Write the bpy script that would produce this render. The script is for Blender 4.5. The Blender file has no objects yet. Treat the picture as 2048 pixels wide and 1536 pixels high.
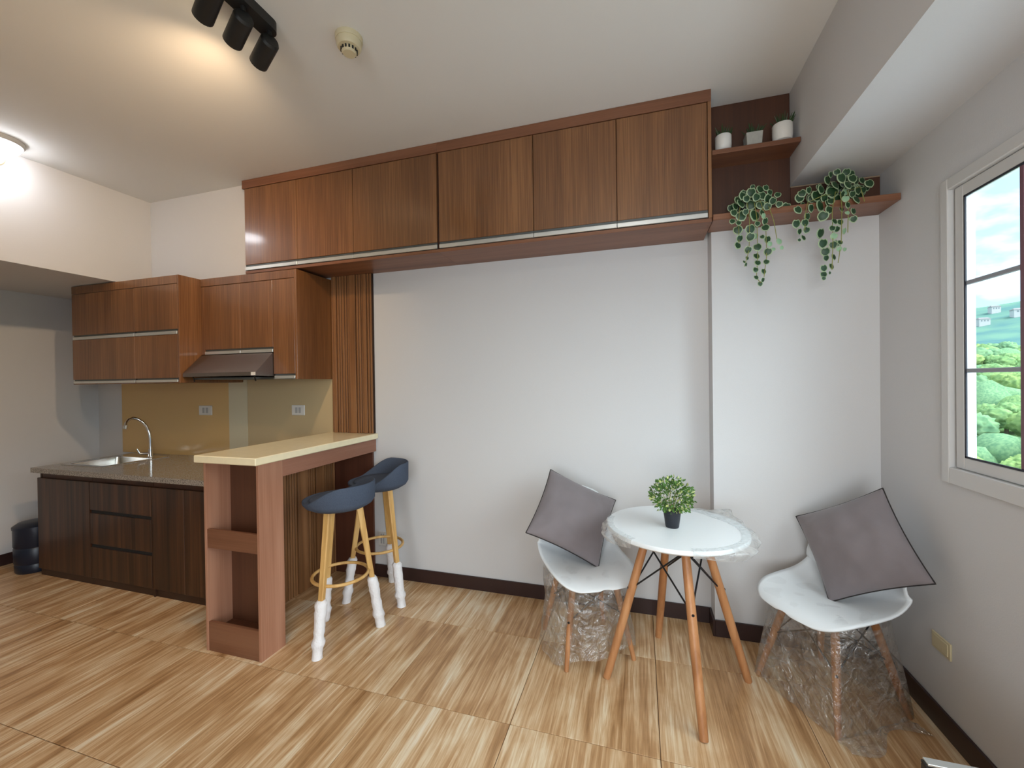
import bpy, bmesh, math, random
from mathutils import Vector, Matrix, noise

# ------------------------------------------------------------------ camera
sc = bpy.context.scene
COL = sc.collection
cam_d = bpy.data.cameras.new('camera')
cam = bpy.data.objects.new('camera', cam_d)
COL.objects.link(cam)
cam_d.sensor_width = 36.0
cam_d.lens = 36.0 * 842.0 / 2048.0
cam_d.clip_start = 0.05
cam_d.clip_end = 3000
RX = (0.95674, 0.29064, -0.01328)
DN = (-0.01073, -0.01036, -0.99989)
FW = (-0.29075, 0.95678, -0.00679)
cam.matrix_world = Matrix(((RX[0], -DN[0], -FW[0], 0.0),
                           (RX[1], -DN[1], -FW[1], 0.0),
                           (RX[2], -DN[2], -FW[2], 1.46),
                           (0, 0, 0, 1)))
sc.camera = cam

# ------------------------------------------------------------------ light
vs = sc.view_settings
vs.view_transform = 'Standard'
vs.look = 'None'
vs.gamma = 1.0
vs.use_curve_mapping = False
vs.exposure = 0.0

world = bpy.data.worlds.new('sky')
sc.world = world
world.use_nodes = True
wn = world.node_tree.nodes
wl = world.node_tree.links
wn.clear()
w_out = wn.new('ShaderNodeOutputWorld')
w_bg = wn.new('ShaderNodeBackground')
w_tc = wn.new('ShaderNodeTexCoord')
w_no = wn.new('ShaderNodeTexNoise')
w_no.inputs['Scale'].default_value = 5.0
w_no.inputs['Detail'].default_value = 5.0
w_mp = wn.new('ShaderNodeMapping')
w_mp.inputs['Scale'].default_value = (1, 1, 2.2)
w_cr = wn.new('ShaderNodeValToRGB')
w_cr.color_ramp.elements[0].position = 0.46
w_cr.color_ramp.elements[0].color = (0.19, 0.30, 0.40, 1)
w_cr.color_ramp.elements[1].position = 0.68
w_cr.color_ramp.elements[1].color = (0.56, 0.58, 0.60, 1)
wl.new(w_tc.outputs['Generated'], w_mp.inputs['Vector'])
wl.new(w_mp.outputs['Vector'], w_no.inputs['Vector'])
wl.new(w_no.outputs['Fac'], w_cr.inputs['Fac'])
wl.new(w_cr.outputs['Color'], w_bg.inputs['Color'])
w_bg.inputs['Strength'].default_value = 4.4
wl.new(w_bg.outputs['Background'], w_out.inputs['Surface'])


def light(name, kind, loc, energy, color, target=None, **kw):
    d = bpy.data.lights.new(name, kind)
    d.energy = energy
    d.color = color
    for k, v_ in kw.items():
        setattr(d, k, v_)
    o = bpy.data.objects.new(name, d)
    COL.objects.link(o)
    o.location = loc
    if target is not None:
        o.rotation_euler = (Vector(target) - Vector(loc)).to_track_quat('-Z', 'Y').to_euler()
    return o


# hazy sun through thin cloud, outside the window side of the flat
light('hazy_sun', 'SUN', (6, -3, 6), 9.0, (0.92, 0.97, 1.0), target=(6 - 1.0, -3 + 0.60, 6 - 0.95), angle=math.radians(75))
# added cool fill light at the near end of the room, no door there
light('near_end_fill', 'AREA', (0.0, -2.5, 1.35), 27, (0.90, 0.96, 1.0), target=(0.75, 2.6, 1.25), shape='RECTANGLE', size=2.0, size_y=2.1, spread=math.radians(90))
# unseen fill light added overhead to brighten floor, seats and table
light('overhead_fill', 'AREA', (-0.1, -0.2, 2.93), 15, (1.0, 0.96, 0.90), target=(-0.3, -0.4, 0), shape='DISK', size=0.35)


# ------------------------------------------------------------------ helpers
class MB:
    """collects shapes into one mesh"""

    def __init__(self):
        self.bm = bmesh.new()
        self.mi = 0

    def _new(self, verts, faces):
        vs_ = [self.bm.verts.new(p) for p in verts]
        out = []
        for f in faces:
            try:
                fc = self.bm.faces.new([vs_[i] for i in f])
                fc.material_index = self.mi
                out.append(fc)
            except ValueError:
                pass
        return vs_, out

    def box(self, x0, x1, y0, y1, z0, z1, bev=0.0):
        v_, f_ = self._new([(x0, y0, z0), (x1, y0, z0), (x1, y1, z0), (x0, y1, z0), (x0, y0, z1), (x1, y0, z1), (x1, y1, z1), (x0, y1, z1)],
                           [(0, 3, 2, 1), (4, 5, 6, 7), (0, 1, 5, 4), (1, 2, 6, 5), (2, 3, 7, 6), (3, 0, 4, 7)])
        if bev > 0:
            es = set()
            for f in f_:
                es.update(f.edges)
            bmesh.ops.bevel(self.bm, geom=list(es), offset=bev, segments=1, affect='EDGES', profile=0.5)
        return self

    def loft(self, rings, closed=True, cap=True):
        n = len(rings[0])
        vs_ = [[self.bm.verts.new(p) for p in r] for r in rings]
        for a, b in zip(vs_[:-1], vs_[1:]):
            for i in range(n if closed else n - 1):
                j = (i + 1) % n
                f = self.bm.faces.new((a[i], a[j], b[j], b[i]))
                f.material_index = self.mi
        if cap and closed:
            for r, rev in ((vs_[0], True), (vs_[-1], False)):
                f = self.bm.faces.new(list(reversed(r)) if rev else r)
                f.material_index = self.mi
        return self

    def cyl(self, p0, p1, r0, r1=None, n=14, cap=True):
        r1 = r0 if r1 is None else r1
        p0, p1 = Vector(p0), Vector(p1)
        q = (p1 - p0).to_track_quat('Z', 'Y').to_matrix()
        rings = []
        for p, r in ((p0, r0), (p1, r1)):
            rings.append([p + q @ Vector((r * math.cos(t), r * math.sin(t), 0)) for t in (2 * math.pi * i / n for i in range(n))])
        return self.loft(rings, True, cap)

    def lathe(self, prof, c=(0, 0, 0), n=24, cap=True, rot=None):
        m = rot.to_matrix() if rot else Matrix.Identity(3)
        c = Vector(c)
        rings = [[c + m @ Vector((r * math.cos(t), r * math.sin(t), z)) for t in (2 * math.pi * i / n for i in range(n))] for r, z in prof]
        return self.loft(rings, True, cap)

    def tube(self, pts, r, n=8, closed=False):
        pts = [Vector(p) for p in pts]
        m = len(pts)
        rings = []
        up = Vector((0, 0, 1))
        for i, p in enumerate(pts):
            a = pts[(i - 1) % m] if closed or i > 0 else p
            b = pts[(i + 1) % m] if closed or i < m - 1 else p
            t = (b - a).normalized()
            u = up if abs(t.dot(up)) < 0.95 else Vector((1, 0, 0))
            s = t.cross(u).normalized()
            w = s.cross(t)
            rr = r[i] if isinstance(r, (list, tuple)) else r
            rings.append([p + s * (rr * math.cos(2 * math.pi * k / n)) + w * (rr * math.sin(2 * math.pi * k / n)) for k in range(n)])
        if closed:
            rings.append(rings[0])
            vs_ = [[self.bm.verts.new(p) for p in q] for q in rings[:-1]]
            vs_.append(vs_[0])
            for a, b in zip(vs_[:-1], vs_[1:]):
                for i in range(n):
                    j = (i + 1) % n
                    f = self.bm.faces.new((a[i], a[j], b[j], b[i]))
                    f.material_index = self.mi
            return self
        return self.loft(rings, True, True)

    def grid(self, fn, nu, nv, cu=False):
        g = [[self.bm.verts.new(fn(i / nu, j / nv)) for j in range(nv + 1)] for i in range(nu if cu else nu + 1)]
        for i in range(nu):
            k = (i + 1) % nu if cu else i + 1
            for j in range(nv):
                f = self.bm.faces.new((g[i][j], g[k][j], g[k][j + 1], g[i][j + 1]))
                f.material_index = self.mi
        return self

    def prism(self, outline, z0, z1):
        return self.loft([[(x, y, z0) for x, y in outline], [(x, y, z1) for x, y in outline]], True, True)

    def sheet_with_hole(self, a0, a1, b0, b1, h, t0, t1, fn):
        """rectangular plate a x b with one rectangular hole h=(ha0,ha1,hb0,hb1); thickness t0..t1; fn maps (a,b,t) to xyz"""
        A = [a0, h[0], h[1], a1]
        B = [b0, h[2], h[3], b1]
        V = {}
        for k, t in enumerate((t0, t1)):
            for i in range(4):
                for j in range(4):
                    V[i, j, k] = self.bm.verts.new(fn(A[i], B[j], t))
        F = self.bm.faces.new
        for i in range(3):
            for j in range(3):
                if i == 1 and j == 1:
                    continue
                F((V[i, j, 0], V[i, j + 1, 0], V[i + 1, j + 1, 0], V[i + 1, j, 0]))
                F((V[i, j, 1], V[i + 1, j, 1], V[i + 1, j + 1, 1], V[i, j + 1, 1]))
        for i in range(3):
            F((V[i, 0, 0], V[i + 1, 0, 0], V[i + 1, 0, 1], V[i, 0, 1]))
            F((V[i, 3, 0], V[i, 3, 1], V[i + 1, 3, 1], V[i + 1, 3, 0]))
            F((V[0, i, 0], V[0, i, 1], V[0, i + 1, 1], V[0, i + 1, 0]))
            F((V[3, i, 0], V[3, i + 1, 0], V[3, i + 1, 1], V[3, i, 1]))
        for (p, q) in (((1, 1), (2, 1)), ((2, 1), (2, 2)), ((2, 2), (1, 2)), ((1, 2), (1, 1))):
            F((V[p[0], p[1], 0], V[p[0], p[1], 1], V[q[0], q[1], 1], V[q[0], q[1], 0]))
        return self

    def mesh(self, name, mats, off=None, smooth=None):
        bmesh.ops.recalc_face_normals(self.bm, faces=self.bm.faces[:])
        if off is not None:
            bmesh.ops.translate(self.bm, verts=self.bm.verts[:], vec=-Vector(off))
        me = bpy.data.meshes.new(name)
        self.bm.to_mesh(me)
        self.bm.free()
        for m in (mats if isinstance(mats, (list, tuple)) else [mats]):
            me.materials.append(m)
        if smooth is not None:
            me.shade_smooth()
            if smooth < 179:
                me.set_sharp_from_angle(angle=math.radians(smooth))
        return me


def link(name, data, parent=None):
    o = bpy.data.objects.new(name, data)
    COL.objects.link(o)
    if parent is not None:
        o.parent = parent
    return o


def tag(o, label=None, cat=None, group=None, kind=None):
    for k, v_ in (('label', label), ('category', cat), ('group', group), ('kind', kind)):
        if v_:
            o[k] = v_
    return o


def thing(name, label, cat, loc=(0, 0, 0), rz=0.0, group=None):
    o = link(name, None)
    o.empty_display_size = 0.1
    o.location = loc
    o.rotation_euler = (0, 0, rz)
    return tag(o, label, cat, group)


def wpos(o):
    p = Vector((0, 0, 0))
    while o is not None:
        p = p + o.location
        o = o.parent
    return p


def part(name, mb, mats, parent=None, smooth=None, label=None, world=True, kind=None):
    """world=True: the shapes were given in room coordinates (only for unrotated parents)"""
    off = wpos(parent) if (world and parent is not None) else None
    o = link(name, mb.mesh(name, mats, off, smooth), parent)
    if label:
        o['label'] = label
    if kind:
        o['kind'] = kind
    return o


def struct(name, mb, mats, parent=None, smooth=None):
    o = part(name, mb, mats, parent, smooth)
    if parent is None:
        o['kind'] = 'structure'
    return o


def dup_tree(o, parent=None):
    c = o.copy()
    COL.objects.link(c)
    if parent is not None:
        c.parent = parent
    for ch in [k for k in o.children]:
        dup_tree(ch, c)
    return c


# ------------------------------------------------------------------ materials
def new_mat(name):
    m = bpy.data.materials.new(name)
    m.use_nodes = True
    nt = m.node_tree
    b = nt.nodes['Principled BSDF']
    return m, nt, b


def srgb(r, g, b):
    def c(v_):
        v_ /= 255.0
        return v_ / 12.92 if v_ <= 0.04045 else ((v_ + 0.055) / 1.055) ** 2.4
    return (c(r), c(g), c(b), 1)


def plain(name, col, rough=0.5, metal=0.0, spec=0.5, bump=0.0, bscale=60.0, var=0.0, coat=0.0):
    m, nt, b = new_mat(name)
    b.inputs['Base Color'].default_value = col
    b.inputs['Roughness'].default_value = rough
    b.inputs['Metallic'].default_value = metal
    b.inputs['Specular IOR Level'].default_value = spec
    b.inputs['Coat Weight'].default_value = coat
    N, L = nt.nodes, nt.links
    tc = N.new('ShaderNodeTexCoord')
    no = N.new('ShaderNodeTexNoise')
    no.inputs['Scale'].default_value = bscale
    no.inputs['Detail'].default_value = 3
    L.new(tc.outputs['Object'], no.inputs['Vector'])
    if bump > 0:
        bp = N.new('ShaderNodeBump')
        bp.inputs['Strength'].default_value = bump
        bp.inputs['Distance'].default_value = 0.01
        L.new(no.outputs['Fac'], bp.inputs['Height'])
        L.new(bp.outputs['Normal'], b.inputs['Normal'])
    if var > 0:
        mx = N.new('ShaderNodeMix')
        mx.data_type = 'RGBA'
        mx.blend_type = 'MULTIPLY'
        mx.inputs['Factor'].default_value = 1.0
        cr = N.new('ShaderNodeValToRGB')
        cr.color_ramp.elements[0].position = 0.3
        cr.color_ramp.elements[1].position = 0.7
        cr.color_ramp.elements[0].color = (1 - var, 1 - var, 1 - var, 1)
        cr.color_ramp.elements[1].color = (1, 1, 1, 1)
        L.new(no.outputs['Fac'], cr.inputs['Fac'])
        mx.inputs['A'].default_value = col
        L.new(cr.outputs['Color'], mx.inputs['B'])
        L.new(mx.outputs['Result'], b.inputs['Base Color'])
    return m


def wood(name, stops, axis='z', coarse=9.0, fine=120.0, fine_amt=0.35, rough=0.4, coat=0.0, stretch=0.05, dist=0.6, bump=0.05, rand=True):
    """grain running along one object axis; stops = [(pos, colour)...]"""
    m, nt, b = new_mat(name)
    N, L = nt.nodes, nt.links
    tc = N.new('ShaderNodeTexCoord')
    oi = N.new('ShaderNodeObjectInfo')
    mul = N.new('ShaderNodeVectorMath')
    mul.operation = 'SCALE'
    cmb = N.new('ShaderNodeCombineXYZ')
    for i in range(3):
        L.new(oi.outputs['Random'], cmb.inputs[i])
    L.new(cmb.outputs[0], mul.inputs[0])
    mul.inputs['Scale'].default_value = 37.0 if rand else 0.0
    add = N.new('ShaderNodeVectorMath')
    L.new(tc.outputs['Object'], add.inputs[0])
    L.new(mul.outputs[0], add.inputs[1])

    def mapped(s, st):
        mp = N.new('ShaderNodeMapping')
        v_ = [s, s, s]
        v_['xyz'.index(axis)] = s * st
        mp.inputs['Scale'].default_value = v_
        L.new(add.outputs[0], mp.inputs['Vector'])
        no = N.new('ShaderNodeTexNoise')
        no.inputs['Scale'].default_value = 1.0
        no.inputs['Detail'].default_value = 3.0
        no.inputs['Distortion'].default_value = dist
        L.new(mp.outputs[0], no.inputs['Vector'])
        return no
    n1 = mapped(coarse, stretch)
    n2 = mapped(fine, stretch * 0.25)
    mix = N.new('ShaderNodeMath')
    mix.operation = 'MULTIPLY_ADD'
    L.new(n2.outputs['Fac'], mix.inputs[0])
    mix.inputs[1].default_value = fine_amt
    sub = N.new('ShaderNodeMath')
    sub.operation = 'SUBTRACT'
    L.new(n1.outputs['Fac'], sub.inputs[0])
    sub.inputs[1].default_value = fine_amt * 0.5
    L.new(sub.outputs[0], mix.inputs[2])
    cr = N.new('ShaderNodeValToRGB')
    el = cr.color_ramp.elements
    el[0].position, el[0].color = stops[0]
    el[1].position, el[1].color = stops[-1]
    for p, c in stops[1:-1]:
        e = el.new(p)
        e.color = c
    L.new(mix.outputs[0], cr.inputs['Fac'])
    L.new(cr.outputs['Color'], b.inputs['Base Color'])
    b.inputs['Roughness'].default_value = rough
    b.inputs['Coat Weight'].default_value = coat
    b.inputs['Coat Roughness'].default_value = 0.11
    if bump:
        bp = N.new('ShaderNodeBump')
        bp.inputs['Strength'].default_value = bump
        bp.inputs['Distance'].default_value = 0.004
        L.new(n2.outputs['Fac'], bp.inputs['Height'])
        L.new(bp.outputs['Normal'], b.inputs['Normal'])
    return m


def film(name, haze=0.10, gloss=0.14, scale=26.0, strength=0.7, tint=(0.96, 0.97, 0.97, 1)):
    m, nt, b = new_mat(name)
    N, L = nt.nodes, nt.links
    N.remove(b)
    out = N['Material Output']
    tr = N.new('ShaderNodeBsdfTransparent')
    tr.inputs['Color'].default_value = tint
    gl = N.new('ShaderNodeBsdfGlossy')
    gl.inputs['Roughness'].default_value = 0.09
    df = N.new('ShaderNodeBsdfDiffuse')
    df.inputs['Color'].default_value = (0.9, 0.92, 0.93, 1)
    tl = N.new('ShaderNodeBsdfTranslucent')
    tl.inputs['Color'].default_value = (0.9, 0.92, 0.93, 1)
    tc = N.new('ShaderNodeTexCoord')
    no = N.new('ShaderNodeTexNoise')
    no.inputs['Scale'].default_value = scale
    no.inputs['Detail'].default_value = 4
    no.inputs['Distortion'].default_value = 1.2
    L.new(tc.outputs['Object'], no.inputs['Vector'])
    bp = N.new('ShaderNodeBump')
    bp.inputs['Strength'].default_value = strength
    bp.inputs['Distance'].default_value = 0.035
    L.new(no.outputs['Fac'], bp.inputs['Height'])
    for q in (gl, df):
        L.new(bp.outputs['Normal'], q.inputs['Normal'])
    a = N.new('ShaderNodeMixShader')
    a.inputs[0].default_value = 0.5
    L.new(df.outputs[0], a.inputs[1])
    L.new(tl.outputs[0], a.inputs[2])
    m1 = N.new('ShaderNodeMixShader')
    cr = N.new('ShaderNodeMapRange')
    cr.inputs['From Min'].default_value = 0.45
    cr.inputs['From Max'].default_value = 0.75
    cr.inputs['To Min'].default_value = haze * 0.5
    cr.inputs['To Max'].default_value = min(1.0, haze * 2.2)
    L.new(no.outputs['Fac'], cr.inputs['Value'])
    L.new(cr.outputs[0], m1.inputs[0])
    L.new(tr.outputs[0], m1.inputs[1])
    L.new(a.outputs[0], m1.inputs[2])
    m2 = N.new('ShaderNodeMixShader')
    lw = N.new('ShaderNodeLayerWeight')
    lw.inputs['Blend'].default_value = 0.25
    L.new(bp.outputs['Normal'], lw.inputs['Normal'])
    mm = N.new('ShaderNodeMath')
    mm.operation = 'MULTIPLY_ADD'
    L.new(lw.outputs['Facing'], mm.inputs[0])
    mm.inputs[1].default_value = 0.22
    mm.inputs[2].default_value = gloss * 0.3
    L.new(mm.outputs[0], m2.inputs[0])
    L.new(m1.outputs[0], m2.inputs[1])
    L.new(gl.outputs[0], m2.inputs[2])
    L.new(m2.outputs[0], out.inputs['Surface'])
    return m


def emit(name, col, strength):
    m, nt, b = new_mat(name)
    b.inputs['Base Color'].default_value = (0.8, 0.8, 0.8, 1)
    b.inputs['Emission Color'].default_value = col
    b.inputs['Emission Strength'].default_value = strength
    return m


M = {}
M['wall'] = plain('wall_paint', (0.66, 0.66, 0.67, 1), 0.7, bump=0.05, bscale=180, spec=0.3)
M['ceiling'] = plain('ceiling_paint', (0.80, 0.80, 0.785, 1), 0.8, spec=0.2)
M['baseboard'] = plain('baseboard_brown', srgb(52, 34, 33), 0.35)
M['cab'] = wood('cabinet_veneer', [(0.15, srgb(98, 62, 34)), (0.5, srgb(122, 80, 46)), (0.85, srgb(146, 100, 60))], 'z', coarse=7, fine=200, fine_amt=1.3, rough=0.38, coat=0.6, bump=0.02)
M['cab_h'] = wood('cabinet_veneer_flat', [(0.30, srgb(108, 68, 46)), (0.5, srgb(126, 82, 57)), (0.7, srgb(140, 94, 68))], 'x', coarse=10, fine=170, fine_amt=0.4, rough=0.42, coat=0.1)
M['cab_in'] = wood('cabinet_dark_edge', [(0.3, srgb(62, 34, 20)), (0.7, srgb(84, 48, 28))], 'z', rough=0.5)
M['base'] = wood('base_cabinet_zebra', [(0.28, srgb(36, 19, 10)), (0.42, srgb(52, 30, 16)), (0.55, srgb(68, 40, 22)), (0.72, srgb(90, 56, 32))], 'z', coarse=22, fine=150, fine_amt=0.4, rough=0.42, coat=0.1, stretch=0.03)
M['toe'] = plain('toe_kick_dark', srgb(58, 36, 24), 0.5)
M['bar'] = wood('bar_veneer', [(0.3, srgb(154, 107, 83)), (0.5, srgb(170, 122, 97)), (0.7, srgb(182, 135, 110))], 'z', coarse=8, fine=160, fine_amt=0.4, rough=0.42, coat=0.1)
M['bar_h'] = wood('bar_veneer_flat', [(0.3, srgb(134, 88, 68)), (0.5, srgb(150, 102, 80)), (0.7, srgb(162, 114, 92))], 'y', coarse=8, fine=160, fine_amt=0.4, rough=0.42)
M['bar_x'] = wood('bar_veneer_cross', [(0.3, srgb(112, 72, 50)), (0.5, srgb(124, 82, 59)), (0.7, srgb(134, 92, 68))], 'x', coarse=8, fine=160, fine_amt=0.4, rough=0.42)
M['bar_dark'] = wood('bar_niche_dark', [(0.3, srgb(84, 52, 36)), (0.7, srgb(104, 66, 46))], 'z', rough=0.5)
M['slat'] = wood('slat_wood', [(0.3, srgb(116, 78, 46)), (0.5, srgb(138, 95, 59)), (0.7, srgb(154, 110, 72))], 'z', coarse=14, fine=160, fine_amt=0.4, rough=0.45)
M['slat_back'] = plain('slat_backing', srgb(44, 25, 15), 0.7)
M['panel_dark'] = wood('panel_dark_wood', [(0.3, srgb(78, 44, 32)), (0.7, srgb(98, 58, 42))], 'z', rough=0.45)
M['slab'] = plain('cream_slab', srgb(246, 234, 198), 0.16, var=0.05, bscale=30, spec=0.5)
M['alu'] = plain('aluminium', (0.72, 0.74, 0.73, 1), 0.3, metal=0.75)
M['alu_dark'] = plain('aluminium_groove', (0.12, 0.13, 0.13, 1), 0.4, metal=0.6)
M['steel'] = plain('stainless_steel', (0.62, 0.60, 0.57, 1), 0.22, metal=1.0)
M['hood'] = plain('hood_steel', (0.26, 0.23, 0.22, 1), 0.33, metal=0.9)
M['chrome'] = plain('chrome', (0.75, 0.75, 0.75, 1), 0.08, metal=1.0)
M['splash'] = plain('backsplash_tan', srgb(214, 178, 118), 0.16, spec=0.5)
M['splash_r'] = plain('backsplash_cream', srgb(196, 176, 138), 0.14, spec=0.5)
M['strip'] = plain('backsplash_pale', srgb(212, 204, 176), 0.25)
M['black'] = plain('matt_black', (0.012, 0.012, 0.012, 1), 0.5)
M['black_metal'] = plain('black_metal', (0.015, 0.016, 0.02, 1), 0.35, metal=0.3)
M['plastic_cream'] = plain('cream_plastic', srgb(214, 202, 168), 0.4)
M['plastic_white'] = plain('white_plastic', (0.72, 0.71, 0.68, 1), 0.35)
M['socket'] = plain('socket_grey', (0.42, 0.42, 0.42, 1), 0.4)
M['dark_hole'] = plain('dark_hole', (0.02, 0.02, 0.02, 1), 0.8)
M['shell'] = plain('white_shell', (0.86, 0.90, 0.93, 1), 0.35)
M['beech'] = wood('beech_leg', [(0.3, srgb(164, 110, 68)), (0.5, srgb(184, 128, 84)), (0.7, srgb(200, 146, 100))], 'z', coarse=16, fine=120, fine_amt=0.3, rough=0.4)
M['stool_wood'] = wood('stool_wood', [(0.3, srgb(190, 146, 84)), (0.5, srgb(208, 166, 102)), (0.7, srgb(220, 180, 118))], 'z', coarse=16, fine=120, fine_amt=0.3, rough=0.42)
M['foam'] = plain('white_foam', (0.82, 0.81, 0.83, 1), 0.6, bump=0.5, bscale=70)
M['denim'] = plain('blue_grey_fabric', srgb(86, 96, 114), 0.95, bump=0.35, bscale=420, var=0.35, spec=0.1)
M['pillow'] = plain('grey_velvet', srgb(131, 123, 126), 0.85, bump=0.12, bscale=9, var=0.10, spec=0.15)
M['pillow'].node_tree.nodes['Principled BSDF'].inputs['Sheen Weight'].default_value = 0.35
M['pillow_pipe'] = plain('pillow_seam', srgb(46, 42, 42), 0.9)
M['film'] = film('clear_plastic_film', 0.19, 0.55, 18, 1.0)
M['film_seat'] = film('seat_film', 0.0, 0.05, 14, 0.5, (1, 1, 1, 1))
M['film_thin'] = film('thin_plastic_film', 0.17, 0.16, 18)
M['film_white'] = film('milky_plastic_film', 0.40, 0.08, 9, 0.35)
M['pot_black'] = plain('black_pot', (0.012, 0.014, 0.022, 1), 0.45)
M['pot_white'] = plain('white_ceramic', (0.74, 0.72, 0.68, 1), 0.4)
M['pot_grey'] = plain('grey_cement', (0.40, 0.39, 0.35, 1), 0.8, var=0.15, bscale=40)
M['leaf'] = plain('leaf_dark_green', srgb(40, 74, 42), 0.45, var=0.35, bscale=40)
M['leaf_rim'] = plain('leaf_pale_rim', srgb(158, 176, 138), 0.5)
M['leaf_pale'] = plain('leaf_pale_green', srgb(148, 186, 148), 0.5, var=0.2, bscale=60)
M['stem'] = plain('stem_green', srgb(140, 142, 74), 0.6)
M['bush'] = plain('bush_green', srgb(92, 136, 58), 0.6, var=0.55, bscale=55)
M['bush_tip'] = plain('bush_tip', srgb(196, 206, 130), 0.6)
M['succulent'] = plain('succulent_green', srgb(44, 70, 34), 0.5, var=0.3, bscale=50)
M['soil'] = plain('soil', srgb(54, 40, 30), 0.95)
M['jug'] = plain('dark_blue_plastic', srgb(20, 30, 48), 0.35)
M['window_white'] = plain('window_frame_white', (0.66, 0.66, 0.66, 1), 0.4)
M['gasket'] = plain('window_gasket', (0.02, 0.022, 0.035, 1), 0.6)
M['muntin'] = plain('window_muntin', (0.30, 0.32, 0.36, 1), 0.4)
M['muntin_v'] = plain('window_muntin_backlit', srgb(120, 84, 96), 0.5)  # reddish backlight tint put into the colour of the upright bars
M['exterior'] = plain('exterior_white', (0.85, 0.86, 0.88, 1), 0.7)
M['navy'] = plain('picture_glass', srgb(22, 22, 40), 0.12)
M['lamp_on'] = emit('lamp_diffuser', (0.93, 0.95, 1.0, 1), 24.0)
M['spot_on'] = emit('spot_bulb', (1.0, 0.80, 0.52, 1), 14.0)


def glass_mat():
    m, nt, b = new_mat('window_glass')
    N, L = nt.nodes, nt.links
    N.remove(b)
    tr = N.new('ShaderNodeBsdfTransparent')
    tr.inputs['Color'].default_value = (0.96, 0.99, 0.98, 1)
    gl = N.new('ShaderNodeBsdfGlossy')
    gl.inputs['Roughness'].default_value = 0.02
    fr = N.new('ShaderNodeLayerWeight')
    fr.inputs['Blend'].default_value = 0.35
    mr = N.new('ShaderNodeMapRange')
    mr.inputs['From Min'].default_value = 0.35
    mr.inputs['To Min'].default_value = 0.02
    mr.inputs['To Max'].default_value = 0.45
    L.new(fr.outputs['Facing'], mr.inputs['Value'])
    mx = N.new('ShaderNodeMixShader')
    L.new(mr.outputs[0], mx.inputs[0])
    L.new(tr.outputs[0], mx.inputs[1])
    L.new(gl.outputs[0], mx.inputs[2])
    L.new(mx.outputs[0], N['Material Output'].inputs['Surface'])
    return m


M['glass'] = glass_mat()


def granite():
    m, nt, b = new_mat('granite')
    N, L = nt.nodes, nt.links
    tc = N.new('ShaderNodeTexCoord')
    n1 = N.new('ShaderNodeTexNoise')
    n1.inputs['Scale'].default_value = 210
    n1.inputs['Detail'].default_value = 2
    n2 = N.new('ShaderNodeTexVoronoi')
    n2.inputs['Scale'].default_value = 140
    L.new(tc.outputs['Object'], n1.inputs['Vector'])
    L.new(tc.outputs['Object'], n2.inputs['Vector'])
    ad = N.new('ShaderNodeMath')
    ad.operation = 'MULTIPLY_ADD'
    L.new(n2.outputs['Distance'], ad.inputs[0])
    ad.inputs[1].default_value = 0.35
    L.new(n1.outputs['Fac'], ad.inputs[2])
    cr = N.new('ShaderNodeValToRGB')
    e = cr.color_ramp.elements
    e[0].position, e[0].color = 0.36, srgb(52, 46, 42)
    e[1].position, e[1].color = 0.74, srgb(168, 160, 150)
    k = e.new(0.55)
    k.color = srgb(112, 104, 96)
    L.new(ad.outputs[0], cr.inputs['Fac'])
    L.new(cr.outputs['Color'], b.inputs['Base Color'])
    b.inputs['Roughness'].default_value = 0.12
    return m


M['granite'] = granite()


def floor_mat():
    """glazed tile printed like sawn stone: streaks along y, each tile with its own offset and a few broad bands"""
    m, nt, b = new_mat('floor_tile')
    N, L = nt.nodes, nt.links
    tc = N.new('ShaderNodeTexCoord')
    oi = N.new('ShaderNodeObjectInfo')
    cmb = N.new('ShaderNodeCombineXYZ')
    for i in range(3):
        L.new(oi.outputs['Random'], cmb.inputs[i])
    sc_ = N.new('ShaderNodeVectorMath')
    sc_.operation = 'SCALE'
    sc_.inputs['Scale'].default_value = 91.0
    L.new(cmb.outputs[0], sc_.inputs[0])
    add = N.new('ShaderNodeVectorMath')
    L.new(tc.outputs['Object'], add.inputs[0])
    L.new(sc_.outputs[0], add.inputs[1])

    def nz(sx, sy, detail, dist):
        mp = N.new('ShaderNodeMapping')
        mp.inputs['Scale'].default_value = (sx, sy, 1)
        L.new(add.outputs[0], mp.inputs['Vector'])
        n = N.new('ShaderNodeTexNoise')
        n.inputs['Scale'].default_value = 1
        n.inputs['Detail'].default_value = detail
        n.inputs['Distortion'].default_value = dist
        L.new(mp.outputs[0], n.inputs['Vector'])
        return n.outputs['Fac']
    a = nz(8, 0.7, 5, 1.6)
    c = nz(34, 1.5, 5, 1.8)
    d = nz(150, 5.0, 3, 1.0)
    blot = nz(5, 4, 4, 0.8)

    def madd(x, k, y):
        q = N.new('ShaderNodeMath')
        q.operation = 'MULTIPLY_ADD'
        L.new(x, q.inputs[0])
        q.inputs[1].default_value = k
        if isinstance(y, float):
            q.inputs[2].default_value = y
        else:
            L.new(y, q.inputs[2])
        return q.outputs[0]
    s = madd(a, 0.66, -0.38)
    s = madd(c, 0.52, s)
    s = madd(d, 0.25, s)
    s = madd(blot, 0.26, s)
    cr = N.new('ShaderNodeValToRGB')
    e = cr.color_ramp.elements
    e[0].position, e[0].color = 0.24, srgb(150, 110, 70)
    e[1].position, e[1].color = 0.74, srgb(246, 236, 218)
    for p, col in ((0.40, srgb(190, 148, 104)), (0.50, srgb(212, 177, 136)), (0.60, srgb(230, 207, 173))):
        k = e.new(p)
        k.color = col
    L.new(s, cr.inputs['Fac'])
    L.new(cr.outputs['Color'], b.inputs['Base Color'])
    b.inputs['Roughness'].default_value = 0.30
    b.inputs['Specular IOR Level'].default_value = 0.45
    return m


M['tile'] = floor_mat()
M['grout'] = plain('grout', srgb(112, 82, 56), 0.9)

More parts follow.
